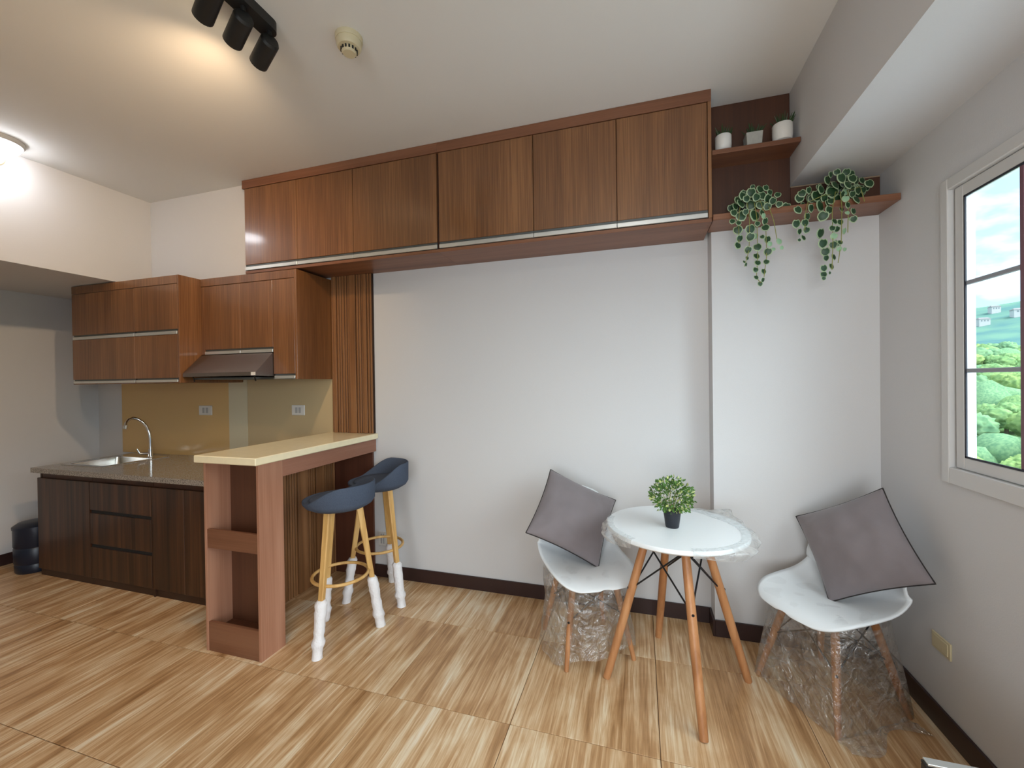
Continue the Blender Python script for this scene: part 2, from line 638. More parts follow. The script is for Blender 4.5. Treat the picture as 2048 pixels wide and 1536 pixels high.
# ------------------------------------------------------------------ the room
XL, XR, YB, YC, ZC = -5.03, 1.177, 2.742, 2.61, 2.977
YN = -2.6                                   # wall behind the photographer
TS = 0.606
fl = link('floor', MB().box(XL - .1, XR + .08, YN - .1, YB + .1, -0.12, -0.008).mesh('floor', M['grout']))
fl['kind'] = 'structure'
tile_me = {}
xj0, yj0 = -0.545, 1.697
for i in range(-8, 4):
    for j in range(-8, 3):
        x0, y0 = xj0 + i * TS, yj0 + j * TS
        a0, a1, b0, b1 = max(x0, XL), min(x0 + TS, XR), max(y0, YN), min(y0 + TS, YB)
        if a1 - a0 < .03 or b1 - b0 < .03:
            continue
        key = (round(a1 - a0, 3), round(b1 - b0, 3), round(a0 - x0, 3), round(b0 - y0, 3))
        if key not in tile_me:
            g = .0013
            tile_me[key] = MB().box(a0 - x0 + g, a1 - x0 - g, b0 - y0 + g, b1 - y0 - g, -.008, 0, .0012).mesh('tile', M['tile'])
        t = link('tile', tile_me[key], fl)
        t.location = (x0, y0, 0)

struct('wall_back', MB().box(XL - .1, XR + .08, YB, YB + .1, -.1, ZC + .1), M['wall'])
struct('wall_column', MB().box(0.394, XR, YC, YB, 0, ZC), M['wall'])
struct('wall_left', MB().box(XL - .1, XL, YN, YB, -.1, ZC + .1), M['wall'])
struct('wall_near', MB().box(XL - .1, XR + .08, YN - .1, YN, -.1, ZC + .1), M['wall'])
struct('wall_right', MB().sheet_with_hole(-0.25, YB, -.1, ZC + .1, (0.26, 2.10, 1.06, 2.205), XR, XR + .08, lambda a, b, t: (t, a, b)), M['wall'])
struct('wall_right_near', MB().sheet_with_hole(YN, -0.25, -.1, ZC + .1, (-2.05, -0.35, 0.02, 2.2), XR, XR + .08, lambda a, b, t: (t, a, b)), M['wall'])
struct('ceiling', MB().box(XL - .1, XR + .08, YN, YB, ZC, ZC + .1), M['ceiling'])
struct('wall_beam_left', MB().box(XL, -3.87, YN, YB, 2.27, ZC), M['wall'])
struct('wall_beam_right', MB().box(0.78, XR, YN, YC, 2.482, ZC), M['wall'])
struct('wall_bulkhead', MB().box(-3.87, -2.815, 2.485, YB, 2.268, ZC), M['wall'])

bz, bt = 0.093, 0.012
struct('baseboard_back', MB().box(-1.93, 0.394 - bt, YB - bt, YB, 0, bz, .002), M['baseboard'])
struct('baseboard_column_side', MB().box(0.394 - bt, 0.394, YC - bt, YB, 0, bz, .002), M['baseboard'])
struct('baseboard_column_front', MB().box(0.394, XR - bt, YC - bt, YC, 0, bz, .002), M['baseboard'])
struct('baseboard_right', MB().box(XR - bt, XR, -.3, YC, 0, bz, .002), M['baseboard'])
struct('baseboard_left', MB().box(XL, XL + bt, YN, YB, 0, bz, .002), M['baseboard'])

# window in the right wall
win = link('window_1', None)
win['kind'] = 'structure'
wy0, wy1, wz0, wz1 = 0.22, 2.13, 1.034, 2.233
xa, xb = XR - .014, XR + .03
part('window_jamb', MB().box(xa, xb, wy1 - .042, wy1, wz0, wz1, .003), M['window_white'], win)
part('window_jamb', MB().box(xa, xb, wy0, wy0 + .042, wz0, wz1, .003), M['window_white'], win)
part('window_sill', MB().box(xa, xb, wy0 + .042, wy1 - .042, wz0, wz0 + .064, .003), M['window_white'], win)
part('window_head', MB().box(xa, xb, wy0 + .042, wy1 - .042, wz1 - .046, wz1, .003), M['window_white'], win)
part('window_track', MB().box(XR + .022, xb, wy1 - .054, wy1 - .042, wz0 + .06, wz1 - .046), plain('track_brown', srgb(126, 110, 88), 0.6), win)


def sash(y0, y1, x0, x1):
    z0, z1, w = wz0 + .066, wz1 - .048, .045
    s = part('window_sash', MB().box(x0, x1, y0, y0 + w, z0, z1, .003).box(x0, x1, y1 - w, y1, z0, z1, .003)
             .box(x0, x1, y0 + w, y1 - w, z0, z0 + w, .003).box(x0, x1, y0 + w, y1 - w, z1 - w, z1, .003), M['window_white'], win)
    a0, a1, b0, b1 = y0 + w, y1 - w, z0 + w, z1 - w
    g = .007
    xm = x0 + .009
    e = x0 + .006
    part('gasket', MB().box(x0 + .001, e, a0, a0 + g, b0, b1).box(x0 + .001, e, a1 - g, a1, b0, b1)
         .box(x0 + .001, e, a0, a1, b0, b0 + g).box(x0 + .001, e, a0, a1, b1 - g, b1), M['gasket'], s)
    part('pane', MB().box(xm - .002, xm + .002, a0 + .002, a1 - .002, b0 + .002, b1 - .002), M['glass'], s)
    for k in (1, 2):
        z = b0 + (b1 - b0) * k / 3
        part('muntin', MB().box(xm - .006, xm + .006, a0 + g, a1 - g, z - .008, z + .008, .002), M['muntin'], s)
    for k in (1, 2):
        y = a1 - .252 * k
        part('muntin', MB().box(xm - .0065, xm + .0065, y - .009, y + .009, b0 + g, b1 - g, .002), M['muntin_v'], s)


sash(1.17, 2.076, XR + .002, XR + .030)
sash(0.266, 1.19, XR + .034, XR + .060)

struct('bounce_slab', MB().box(XR + .08, XR + 1.2, -.3, 2.5, .58, .70), M['exterior'])      # unseen slab added outside to bounce light up through the window

# ------------------------------------------------------------------ kitchen: floor units
FY = 2.05          # door faces of the floor units
ZT = 0.842         # worktop


def floor_unit(name, label, x0, x1, top=.80):
    t = thing(name, label, 'cabinet', ((x0 + x1) / 2, 2.4, 0), group='kitchen floor units')
    part('body', MB().box(x0 + .002, x1 - .002, FY + .02, 2.73, .06, top), M['cab_in'], t)
    part('toe_kick', MB().box(x0 + .002, x1 - .002, FY + .014, FY + .03, 0, .06), M['toe'], t)
    return t


u = floor_unit('sink_cabinet', 'dark streaked wood sink cabinet with a single door at the far end of the kitchen', -4.49, -3.883, .66)
part('front_rail', MB().box(-4.47, -3.885, FY + .021, FY + .036, .66, .80), M['cab_in'], u)
d = part('door', MB().box(-4.49, -3.886, FY, FY + .018, .055, .759, .002), M['base'], u)
part('end_panel', MB().box(-4.49, -4.474, FY + .018, 2.73, 0, .80, .002), M['base'], u)
u = floor_unit('drawer_cabinet', 'dark streaked wood cabinet with three stacked drawers', -3.883, -3.243)
for z0, z1 in ((.556, .759), (.306, .531), (.055, .281)):
    d = part('drawer', MB().box(-3.88, -3.246, FY, FY + .018, z0, z1, .002), M['base'], u)
    if z1 < .7:
        part('finger_groove', MB().box(-3.88, -3.246, FY + .010, FY + .019, z1, z1 + .025), M['dark_hole'], d)
u = floor_unit('corner_cabinet', 'dark streaked wood cabinet with two doors beside the shelf end of the bar', -3.243, -2.304)
part('door', MB().box(-3.24, -2.934, FY, FY + .018, .055, .759, .002), M['base'], u)
part('door', MB().box(-2.930, -2.306, FY, FY + .018, .055, .759, .002), M['base'], u)
part('leg', MB().box(-3.238, -3.222, FY + .004, FY + .014, 0, .055), M['toe'], u)

# worktop with the sink let into it
sx0, sx1, sy0, sy1 = -4.40, -3.92, 2.15, 2.63
wt = link('worktop', MB().sheet_with_hole(-4.505, -2.303, 2.02, 2.738, (sx0 + .015, sx1 - .015, sy0 + .015, sy1 - .015), .805, ZT, lambda a, b, t: (a, b, t)).mesh('worktop', M['granite']))
tag(wt, 'speckled grey brown granite worktop over the dark floor cabinets', 'worktop')
sk = thing('kitchen_sink', 'stainless steel sink bowl let into the granite worktop', 'sink', (-4.16, 2.36, .70))
part('rim', MB().sheet_with_hole(sx0, sx1, sy0, sy1, (sx0 + .035, sx1 - .04, sy0 + .035, sy1 - .11), ZT, ZT + .005, lambda a, b, t: (a, b, t)), M['steel'], sk)
bx0, bx1, by0, by1 = sx0 + .035, sx1 - .04, sy0 + .035, sy1 - .11


def rrect(x0, x1, y0, y1, r, z, n=5):
    out = []
    for cx, cy, a in ((x1 - r, y1 - r, 0), (x0 + r, y1 - r, 90), (x0 + r, y0 + r, 180), (x1 - r, y0 + r, 270)):
        for k in range(n + 1):
            t = math.radians(a + 90 * k / n)
            out.append((cx + r * math.cos(t), cy + r * math.sin(t), z))
    return out


bowl = MB()
bowl.loft([rrect(bx0, bx1, by0, by1, .03, ZT + .004), rrect(bx0 + .005, bx1 - .005, by0 + .005, by1 - .005, .04, ZT - .05),
           rrect(bx0 + .02, bx1 - .02, by0 + .02, by1 - .02, .05, ZT - .15), rrect(bx0 + .05, bx1 - .05, by0 + .05, by1 - .05, .05, ZT - .165)], True, False)
bowl.bm.faces.new([v_ for v_ in bowl.bm.verts][-24:])
part('basin', bowl, M['steel'], sk, 50)
part('drain', MB().cyl((-4.17, 2.34, ZT - .165), (-4.17, 2.34, ZT - .160), .04, n=20), M['chrome'], sk, 40)
fa = thing('kitchen_faucet', 'tall chrome gooseneck faucet behind the sink', 'faucet', (-4.04, 2.56, ZT))
arc = [(-4.04, 2.56, ZT), (-4.04, 2.56, 1.0), (-4.045, 2.556, 1.06), (-4.06, 2.545, 1.115), (-4.083, 2.528, 1.155), (-4.103, 2.505, 1.18), (-4.115, 2.478, 1.19), (-4.12, 2.45, 1.178), (-4.116, 2.428, 1.152), (-4.11, 2.418, 1.125)]
part('spout', MB().tube(arc, .011, 10), M['chrome'], fa, 60)
part('nozzle', MB().cyl((-4.112, 2.421, 1.13), (-4.108, 2.415, 1.105), .016, .014, 14), M['chrome'], fa, 50)
part('base', MB().cyl((-4.04, 2.56, ZT), (-4.04, 2.56, ZT + .012), .027, .024, 18).cyl((-4.04, 2.56, ZT + .012), (-4.04, 2.56, ZT + .075), .017, .015, 14), M['chrome'], fa, 50)
part('handle', MB().cyl((-4.04, 2.56, ZT + .04), (-4.075, 2.50, ZT + .045), .011, .012, 12).cyl((-4.075, 2.50, ZT + .045), (-4.085, 2.485, ZT + .085), .008, .006, 10), M['chrome'], fa, 50)

# wall finish behind the worktop
sp = thing('backsplash', 'glossy tan wall panelling with a pale upright strip behind the worktop', 'backsplash', (-3.5, 2.73, ZT))
part('panel', MB().box(-4.68, -3.354, 2.730, 2.7405, ZT, 1.50), M['splash'], sp, label='tan glossy panel behind the faucet')
part('strip', MB().box(-3.352, -3.150, 2.728, 2.7405, ZT, 1.50), M['strip'], sp, label='pale upright strip')
part('panel', MB().box(-3.148, -2.292, 2.730, 2.7405, ZT, 1.50), M['splash_r'], sp, label='cream glossy panel behind the bar')


def wall_socket(label, x0, x1, z0, z1, y, group=None):
    t = thing('wall_socket', label, 'socket', ((x0 + x1) / 2, y, z0), group=group)
    part('plate', MB().box(x0, x1, y - .009, y, z0, z1, .003), M['plastic_white'], t)
    w = (x1 - x0)
    for k in (.30, .56):
        part('outlet', MB().box(x0 + w * k, x0 + w * (k + .16), y - .011, y - .008, z0 + .018, z1 - .018), M['socket'], t)
    return t


wall_socket('white double socket on the tan panel left of the pale strip', -3.69, -3.54, 1.20, 1.283, 2.730)
wall_socket('white double socket on the cream panel above the bar top', -2.682, -2.555, 1.21, 1.291, 2.730)
wall_socket('white socket low on the wall behind the far bar stool', -1.90, -1.825, .235, .345, 2.7405)

# ------------------------------------------------------------------ kitchen: wall cabinets


def pull(parent, x0, x1, z0, z1, y):
    """aluminium finger profile along the lower edge of a door"""
    h = part('handle', MB().box(x0, x1, y - .003, y + .014, z0, z0 + (z1 - z0) * .62, .002), M['alu'], parent, label='pale aluminium finger pull')
    part('groove', MB().box(x0, x1, y + .006, y + .016, z0 + (z1 - z0) * .60, z1), M['alu_dark'], h)


k1 = thing('lift_up_wall_cabinet', 'brown wall cabinet with two tiers of doors at the left end under the beam', 'cabinet', (-3.78, 2.48, 1.48), group='kitchen wall cabinets')
y = 2.219
part('body', MB().box(-4.368, -3.20, y + .02, 2.7405, 1.495, 2.262), M['cab_in'], k1)
part('side_panel', MB().box(-3.20, -3.188, y + .001, 2.7405, 1.48, 2.264, .001), M['cab'], k1)
part('top_board', MB().box(-4.372, -3.20, y, y + .02, 2.203, 2.264, .002), M['cab'], k1)
part('bottom_board', MB().box(-4.37, -3.20, y + .002, 2.7405, 1.479, 1.495, .001), M['cab'], k1)
for z0, z1 in ((1.872, 2.200), (1.516, 1.834)):
    for x0, x1 in ((-4.37, -3.652), (-3.650, -3.202)):
        dd = part('door', MB().box(x0, x1, y, y + .018, z0, z1, .0015), M['cab'], k1)
        pull(dd, x0 + .01, x1 - .004 if x1 > -3.5 else x1, z0 - .036 if z0 > 1.6 else z0 - .030, z0, y)

k2 = thing('hood_wall_cabinet', 'brown wall cabinet over the cooker hood with a narrow tall door', 'cabinet', (-2.74, 2.56, 1.49), group='kitchen wall cabinets')
y = 2.379
part('body', MB().box(-3.187, -2.497, y + .02, 2.7405, 1.70, 2.262), M['cab_in'], k2)
part('tall_body', MB().box(-2.497, -2.305, y + .02, 2.7405, 1.505, 2.262), M['cab_in'], k2)
part('side_panel', MB().box(-2.305, -2.287, y - .001, 2.7405, 1.495, 2.264, .0015), M['cab'], k2)
part('top_board', MB().box(-3.187, -2.305, y, y + .02, 2.206, 2.264, .002), M['cab'], k2)
part('filler', MB().box(-3.187, -3.152, y + .003, y + .02, 1.69, 2.204, .001), M['cab'], k2)
for x0, x1 in ((-3.150, -2.801), (-2.799, -2.500)):
    dd = part('door', MB().box(x0, x1, y, y + .018, 1.727, 2.203, .0015), M['cab'], k2)
    pull(dd, x0, x1, 1.690, 1.727, y)
dd = part('door', MB().box(-2.496, -2.308, y, y + .018, 1.533, 2.203, .0015), M['cab'], k2, label='narrow tall door')
pull(dd, -2.490, -2.308, 1.499, 1.533, y)

hd = thing('cooker_hood', 'slim dark steel cooker hood with a sloping front under the wall cabinet', 'hood', (-2.84, 2.5, 1.50))
prof = [(2.70, 1.685), (2.374, 1.685), (2.236, 1.548), (2.236, 1.522), (2.70, 1.512)]
part('canopy', MB().loft([[(-3.183, a, b) for a, b in prof], [(-2.500, a, b) for a, b in prof]]), M['hood'], hd)
part('button_panel', MB().box(-2.542, -2.505, 2.2325, 2.2375, 1.523, 1.546, .001), M['plastic_white'], hd, label='pale button plate at the right corner')
part('filter', MB().box(-3.12, -2.56, 2.27, 2.62, 1.500, 1.513, .001), M['alu_dark'], hd)
for x in (-3.10, -2.53):
    part('peg', MB().cyl((x, 2.25, 1.520), (x - .012, 2.27, 1.488), .005, n=8), M['black'], hd)

# long overhead cabinets
YU = 2.428
for lab, xa_, xe, doors in (('brown overhead cabinet with three doors over the kitchen, left of the long pair', -2.80, -1.214, (-2.798, -2.321, -1.850, -1.221)),
                            ('brown overhead cabinet with three doors beside the corner shelves', -1.214, 0.372, (-1.208, -0.591, -0.112, 0.353))):
    t = thing('overhead_cabinet', lab, 'cabinet', ((xa_ + xe) / 2, 2.58, 2.284), group='long overhead cabinets')
    part('body', MB().box(xa_ + .002, xe - .002, YU + .02, 2.7405, 2.30, 2.912), M['cab_in'], t)
    part('bottom_board', MB().box(xa_, xe, YU + .002, 2.7405, 2.284, 2.304, .001), M['cab_h'], t)
    part('top_board', MB().box(xa_ - (.016 if xa_ < -2 else 0), xe, YU - .003, 2.47, 2.914, 2.976, .001), M['cab_h'], t)
    if xe > 0:
        part('end_panel', MB().box(0.355, 0.372, YU, 2.7405, 2.304, 2.914, .001), M['cab'], t)
    else:
        part('end_panel', MB().box(xa_, xa_ + .002, YU + .02, 2.7405, 2.304, 2.914), M['cab'], t)
    for x0, x1 in zip(doors[:-1], doors[1:]):
        dd = part('door', MB().box(x0 + .0018, x1 - .0018, YU, YU + .018, 2.348, 2.911, .0015), M['cab'], t)
        pull(dd, x0 + .001, x1 - .001, 2.308, 2.348, YU)

# slatted panel on the wall above the bar
sl = thing('slatted_wall_panel', 'upright slatted brown wood panel on the wall above the bar top', 'wall panel', (-2.1, 2.73, 1.08))
part('backing', MB().box(-2.285, -1.914, 2.728, 2.7405, 1.081, 2.283), M['slat_back'], sl)


def slats(t, a0, a1, fn, mat, widths):
    a, i = a0, 0
    while a < a1 - .006:
        w = min(widths[i % len(widths)], a1 - a)
        part('slat', fn(a + .0032, a + w - .0032, .006 if widths[i % len(widths)] < .03 else .0), mat, t)
        a += w
        i += 1


slats(sl, -2.285, -1.914, lambda a, b, r: MB().box(a, b, 2.714 + r, 2.730, 1.081, 2.283, .0015), M['slat'], (.018, .034, .022, .022, .026, .022, .022, .060, .022, .022))

# ------------------------------------------------------------------ bar
bar = thing('breakfast_bar', 'brown wood breakfast bar with cream top, open shelf end and slatted side', 'bar counter', (-2.1, 2.2, 0))
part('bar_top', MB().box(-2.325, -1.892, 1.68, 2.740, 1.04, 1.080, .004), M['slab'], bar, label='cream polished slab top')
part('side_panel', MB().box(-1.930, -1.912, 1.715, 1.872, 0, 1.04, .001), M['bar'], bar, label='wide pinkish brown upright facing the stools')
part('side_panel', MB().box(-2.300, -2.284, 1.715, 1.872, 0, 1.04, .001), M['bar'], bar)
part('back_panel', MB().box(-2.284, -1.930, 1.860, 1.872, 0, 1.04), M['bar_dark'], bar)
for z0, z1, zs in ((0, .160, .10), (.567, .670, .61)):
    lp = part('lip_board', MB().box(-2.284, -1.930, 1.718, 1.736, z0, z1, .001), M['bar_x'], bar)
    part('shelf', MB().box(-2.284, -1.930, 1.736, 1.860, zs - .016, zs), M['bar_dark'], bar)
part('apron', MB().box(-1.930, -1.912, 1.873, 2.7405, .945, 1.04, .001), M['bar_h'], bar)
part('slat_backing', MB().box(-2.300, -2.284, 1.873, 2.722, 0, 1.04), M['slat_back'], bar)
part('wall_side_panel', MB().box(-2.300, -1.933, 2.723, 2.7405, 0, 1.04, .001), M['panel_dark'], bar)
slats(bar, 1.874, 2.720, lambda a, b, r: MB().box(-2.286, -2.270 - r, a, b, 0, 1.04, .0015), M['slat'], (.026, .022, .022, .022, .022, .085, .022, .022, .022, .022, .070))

# ------------------------------------------------------------------ corner shelves
cs = thing('corner_shelf_unit', 'dark brown open corner shelves with two boards under the ceiling beside the overhead cabinet', 'shelf', (.776, 2.55, 2.284))
part('back_panel', MB().box(.395, .778, 2.592, 2.610, 2.317, 2.975), M['cab_in'], cs)
part('low_back_panel', MB().box(.780, 1.174, 2.592, 2.610, 2.317, 2.470), M['cab_in'], cs)
part('edge_strip', MB().box(.780, 1.174, 2.590, 2.610, 2.471, 2.477), plain('pale_edge', srgb(150, 128, 104), .6), cs)
part('shelf', MB().box(.375, 1.175, 2.415, 2.610, 2.284, 2.316, .002), M['cab_h'], cs, label='long lower shelf board')
part('shelf', MB().box(.375, .778, 2.428, 2.610, 2.632, 2.656, .002), M['cab_h'], cs, label='short upper shelf board')

# ------------------------------------------------------------------ ceiling things
tr = thing('track_light', 'black ceiling track light with swivel spot heads', 'track light', (-1.475, .8, ZC))
w = .036
pts = [(-1.475 - w, .16), (-1.475 + w, .16)]
ol = [(-1.475 + w * math.cos(t), 1.40 + w * math.sin(t)) for t in (math.pi * k / 10 for k in range(11))]
ol += [(-1.475 + w * math.cos(t), .18 + w * math.sin(t)) for t in (math.pi + math.pi * k / 10 for k in range(11))]
part('rail', MB().prism(ol, 2.936, ZC), M['black'], tr, 40)
AX = Vector((-.126, .049, -.040)).normalized()
for k in range(8):
    yy = 1.405 - .122 * k
    hp = Vector((-1.462, yy, 2.896))
    h = part('spot_head', MB().cyl(hp - AX * .004, hp + AX * .006, .030, .036, 20).cyl(hp + AX * .006, hp + AX * .128, .036, .036, 20, False).cyl(hp + AX * .118, hp + AX * .119, .035, .035, 20), M['black'], tr, 40)
    part('stem', MB().cyl((hp.x - .004, hp.y, hp.z + .02), (hp.x - .006, hp.y, 2.938), .010, n=10), M['black'], h, 40)
    part('bulb', MB().cyl(hp + AX * .119, hp + AX * .121, .028, n=16), M['spot_on'], h, 40)
# the lit heads of the track throw warm light towards the kitchen
for k, e in ((1, 62), (7, 34)):
    hp = Vector((-1.462, 1.405 - .122 * k, 2.896)) + AX * .132
    light('track_spot_beam', 'SPOT', hp, e, (1.0, .70, .42), target=hp + AX + Vector((0, 0, -.32)), spot_size=math.radians(136), spot_blend=1.0, shadow_soft_size=.035)

sd = thing('smoke_detector', 'cream round smoke detector on the ceiling beside the track light', 'smoke detector', (-1.205, 1.575, ZC))
part('base', MB().lathe([(.058, 0), (.058, -.014), (.055, -.020)], (-1.205, 1.575, ZC), 28), M['plastic_cream'], sd, 40)
part('body', MB().lathe([(.053, -.019), (.052, -.042), (.046, -.050), (.032, -.052), (.032, -.066), (.026, -.073), (.0, -.074)][:-1], (-1.205, 1.575, ZC), 28), M['plastic_cream'], sd, 40)
for k in range(14):
    t = 2 * math.pi * k / 14
    cx, cy = -1.205 + .0325 * math.cos(t), 1.575 + .0325 * math.sin(t)
    part('vent', MB().lathe([(.0042, -.0535), (.0042, -.0645)], (cx, cy, ZC), 6), M['dark_hole'], sd)
cl = thing('ceiling_lamp', 'round lit white surface lamp on the ceiling near the beam', 'ceiling lamp', (-3.735, 1.55, ZC))
part('housing', MB().lathe([(.124, 0), (.124, -.018), (.116, -.028)], (-3.735, 1.55, ZC), 32), M['socket'], cl, 40)
part('diffuser', MB().lathe([(.104, -.028), (.104, -.048), (.092, -.060), (.04, -.066)], (-3.735, 1.55, ZC), 32), M['lamp_on'], cl, 40)
light('ceiling_lamp_glow', 'POINT', (-3.66, 1.55, 2.82), 0.5, (.90, .94, 1.0), shadow_soft_size=.08)
dt = thing('wall_detector', 'small cream round detector high on the beam beside the lit lamp', 'detector', (-3.87, 1.60, 2.912))
rx = Matrix.Rotation(math.radians(90), 4, 'Y').to_euler()
part('base', MB().lathe([(.046, 0), (.046, .012), (.040, .018)], (-3.87, 1.60, 2.912), 24, rot=rx), M['plastic_cream'], dt, 40)
part('cap', MB().lathe([(.022, .018), (.020, .026)], (-3.87, 1.60, 2.912), 20, rot=rx), M['socket'], dt, 40)

# socket on the right wall
so = thing('wall_outlet', 'cream blank outlet plate low on the wall under the window', 'outlet', (XR, 2.155, .32))
part('plate', MB().box(XR - .007, XR, 2.098, 2.213, .318, .388, .003), M['plastic_cream'], so)
part('cover', MB().box(XR - .009, XR - .006, 2.112, 2.199, .328, .378, .002), M['plastic_cream'], so)

# dark blue bin between the cabinet end and the wall
jg = thing('water_bin', 'dark blue round plastic bin in the gap between the cabinet end and left wall', 'bin', (-4.672, 2.12, 0))
part('body', MB().lathe([(.112, 0), (.118, .012), (.120, .06), (.116, .07), (.122, .08), (.124, .19), (.119, .20), (.125, .21), (.126, .345)], (-4.672, 2.12, 0), 28), M['jug'], jg, 40)
part('lid', MB().lathe([(.130, .345), (.130, .362), (.10, .385), (.04, .392)], (-4.672, 2.12, 0), 28), M['jug'], jg, 40)

# ------------------------------------------------------------------ bar stools
def smooth01(t):
    t = max(0.0, min(1.0, t))
    return t * t * (3 - 2 * t)


def make_stool(label, loc, back, feet, up=0.0):
    """back = direction of the back rest (deg); feet = three directions (deg)"""
    t = thing('bar_stool', label, 'stool', loc, group='bar stools')
    cb = math.radians(back)

    def rim(a):
        d = abs((a - cb + math.pi) % (2 * math.pi) - math.pi)
        return .800 + (.092 + up) * smooth01((math.radians(125) - d) / math.radians(75))
    prof_n = 11

    def surf(u, v_):
        a = 2 * math.pi * u
        h = rim(a)
        P = [(.0, .742), (.10, .742), (.150, .750), (.182, .768), (.196, .79 if h > .8 else .785), (.197, .5 * h + .40), (.198, h - .006), (.192, h), (.183, h - .006), (.173, .5 * h + .398), (.162, .792), (.0, .790)]
        k = v_ * prof_n
        i = min(int(k), prof_n - 1)
        r, z = P[i] if k - i < 1e-6 else P[i + 1]
        return (r * math.cos(a), r * math.sin(a), z)
    part('seat', MB().grid(surf, 48, prof_n, True), M['denim'], t, 70, world=False)

    def cush(u, v_):
        a = 2 * math.pi * u
        P = [(.158, .790), (.162, .800), (.150, .811), (.10, .815), (.0, .815)]
        r, z = P[int(round(v_ * 4))]
        return (r * math.cos(a), r * math.sin(a), z)
    part('cushion', MB().grid(cush, 40, 4, True), M['denim'], t, 70, world=False)
    for i, fd in enumerate(feet):
        a = math.radians(fd)
        p1 = Vector((.105 * math.cos(a), .105 * math.sin(a), .748))
        p0 = Vector((.218 * math.cos(a), .218 * math.sin(a), 0))
        q = (p1 - p0)
        lg = part('leg', MB().loft([[p0 + q * k + Vector((w_ * math.cos(a + b), w_ * math.sin(a + b), 0)) for b in (math.radians(x) for x in (35, 55, 125, 145, 215, 235, 305, 325))]
                                    for k, w_ in ((0.002, .016), (.45, .0185), (1, .024))]), M['stool_wood'], t, 30, world=False)
        rnd = random.Random(hash((fd, 5)) % 1000)
        rings = []
        top = .40 + rnd.uniform(-.03, .05)
        for j in range(19):
            k = top * j / 18
            c = p0 + q * k
            r = .0245 + .004 * rnd.random() + (.006 if j in (4, 5) else 0) + (.003 if j > 12 else 0)
            if j == 18:
                r = .021
            rings.append([c + Vector((r * (1 + .12 * rnd.random()) * math.cos(b), r * (1 + .12 * rnd.random()) * math.sin(b), .0015)) for b in (2 * math.pi * m_ / 12 for m_ in range(12))])
        part('foam_wrap', MB().loft(rings), M['foam'], lg, 80, label='white foam packing wound round the lower leg', world=False)
    zr = .355
    rr = .218 + (.105 - .218) * zr / .748 - .012
    part('footrest_ring', MB().tube([(rr * math.cos(a), rr * math.sin(a), zr) for a in (2 * math.pi * k / 40 for k in range(40))], .0095, 8, True), M['stool_wood'], t, 80, world=False)
    return t


make_stool('blue grey fabric bar stool nearer the shelf end of the bar', (-1.675, 2.04, 0), 4, (-85, 40, 155))
make_stool('blue grey fabric bar stool further along the bar against the wall', (-1.712, 2.478, 0), 46, (-19, 101, 216), .025)


# ------------------------------------------------------------------ shell chairs
SH = [(.250, .418, .030, -.002), (.247, .421, .085, -.006), (.236, .427, .135, -.010), (.214, .435, .178, -.008), (.178, .441, .208, -.002), (.12, .442, .228, .008), (.04, .436, .237, .018), (-.06, .430, .240, .030),
      (-.13, .434, .238, .045), (-.178, .455, .234, .060), (-.208, .500, .230, .068), (-.228, .570, .224, .066), (-.244, .650, .214, .058), (-.256, .730, .196, .048), (-.263, .785, .160, .036), (-.266, .815, .085, .016)]


def shell_pt(u, v_, off=0.0):
    k = u * (len(SH) - 1)
    i = min(int(k), len(SH) - 2)
    f = k - i

    def cat(a, b, c, d):
        return .5 * ((2 * b) + (-a + c) * f + (2 * a - 5 * b + 4 * c - d) * f * f + (-a + 3 * b - 3 * c + d) * f ** 3)
    g = lambda j: SH[max(0, min(len(SH) - 1, j))]
    x, z, w, e = [cat(g(i - 1)[m_], g(i)[m_], g(i + 1)[m_], g(i + 2)[m_]) for m_ in range(4)]
    s = v_ * 2 - 1
    lift = abs(s) ** 2.4
    back = smooth01((k - 8.0) / 3.5)
    yy = w * s
    return Vector((x + e * lift * back * 1.35 + off * back, yy, z + e * lift * (1 - back) * 1.5 + off * (1 - back)))


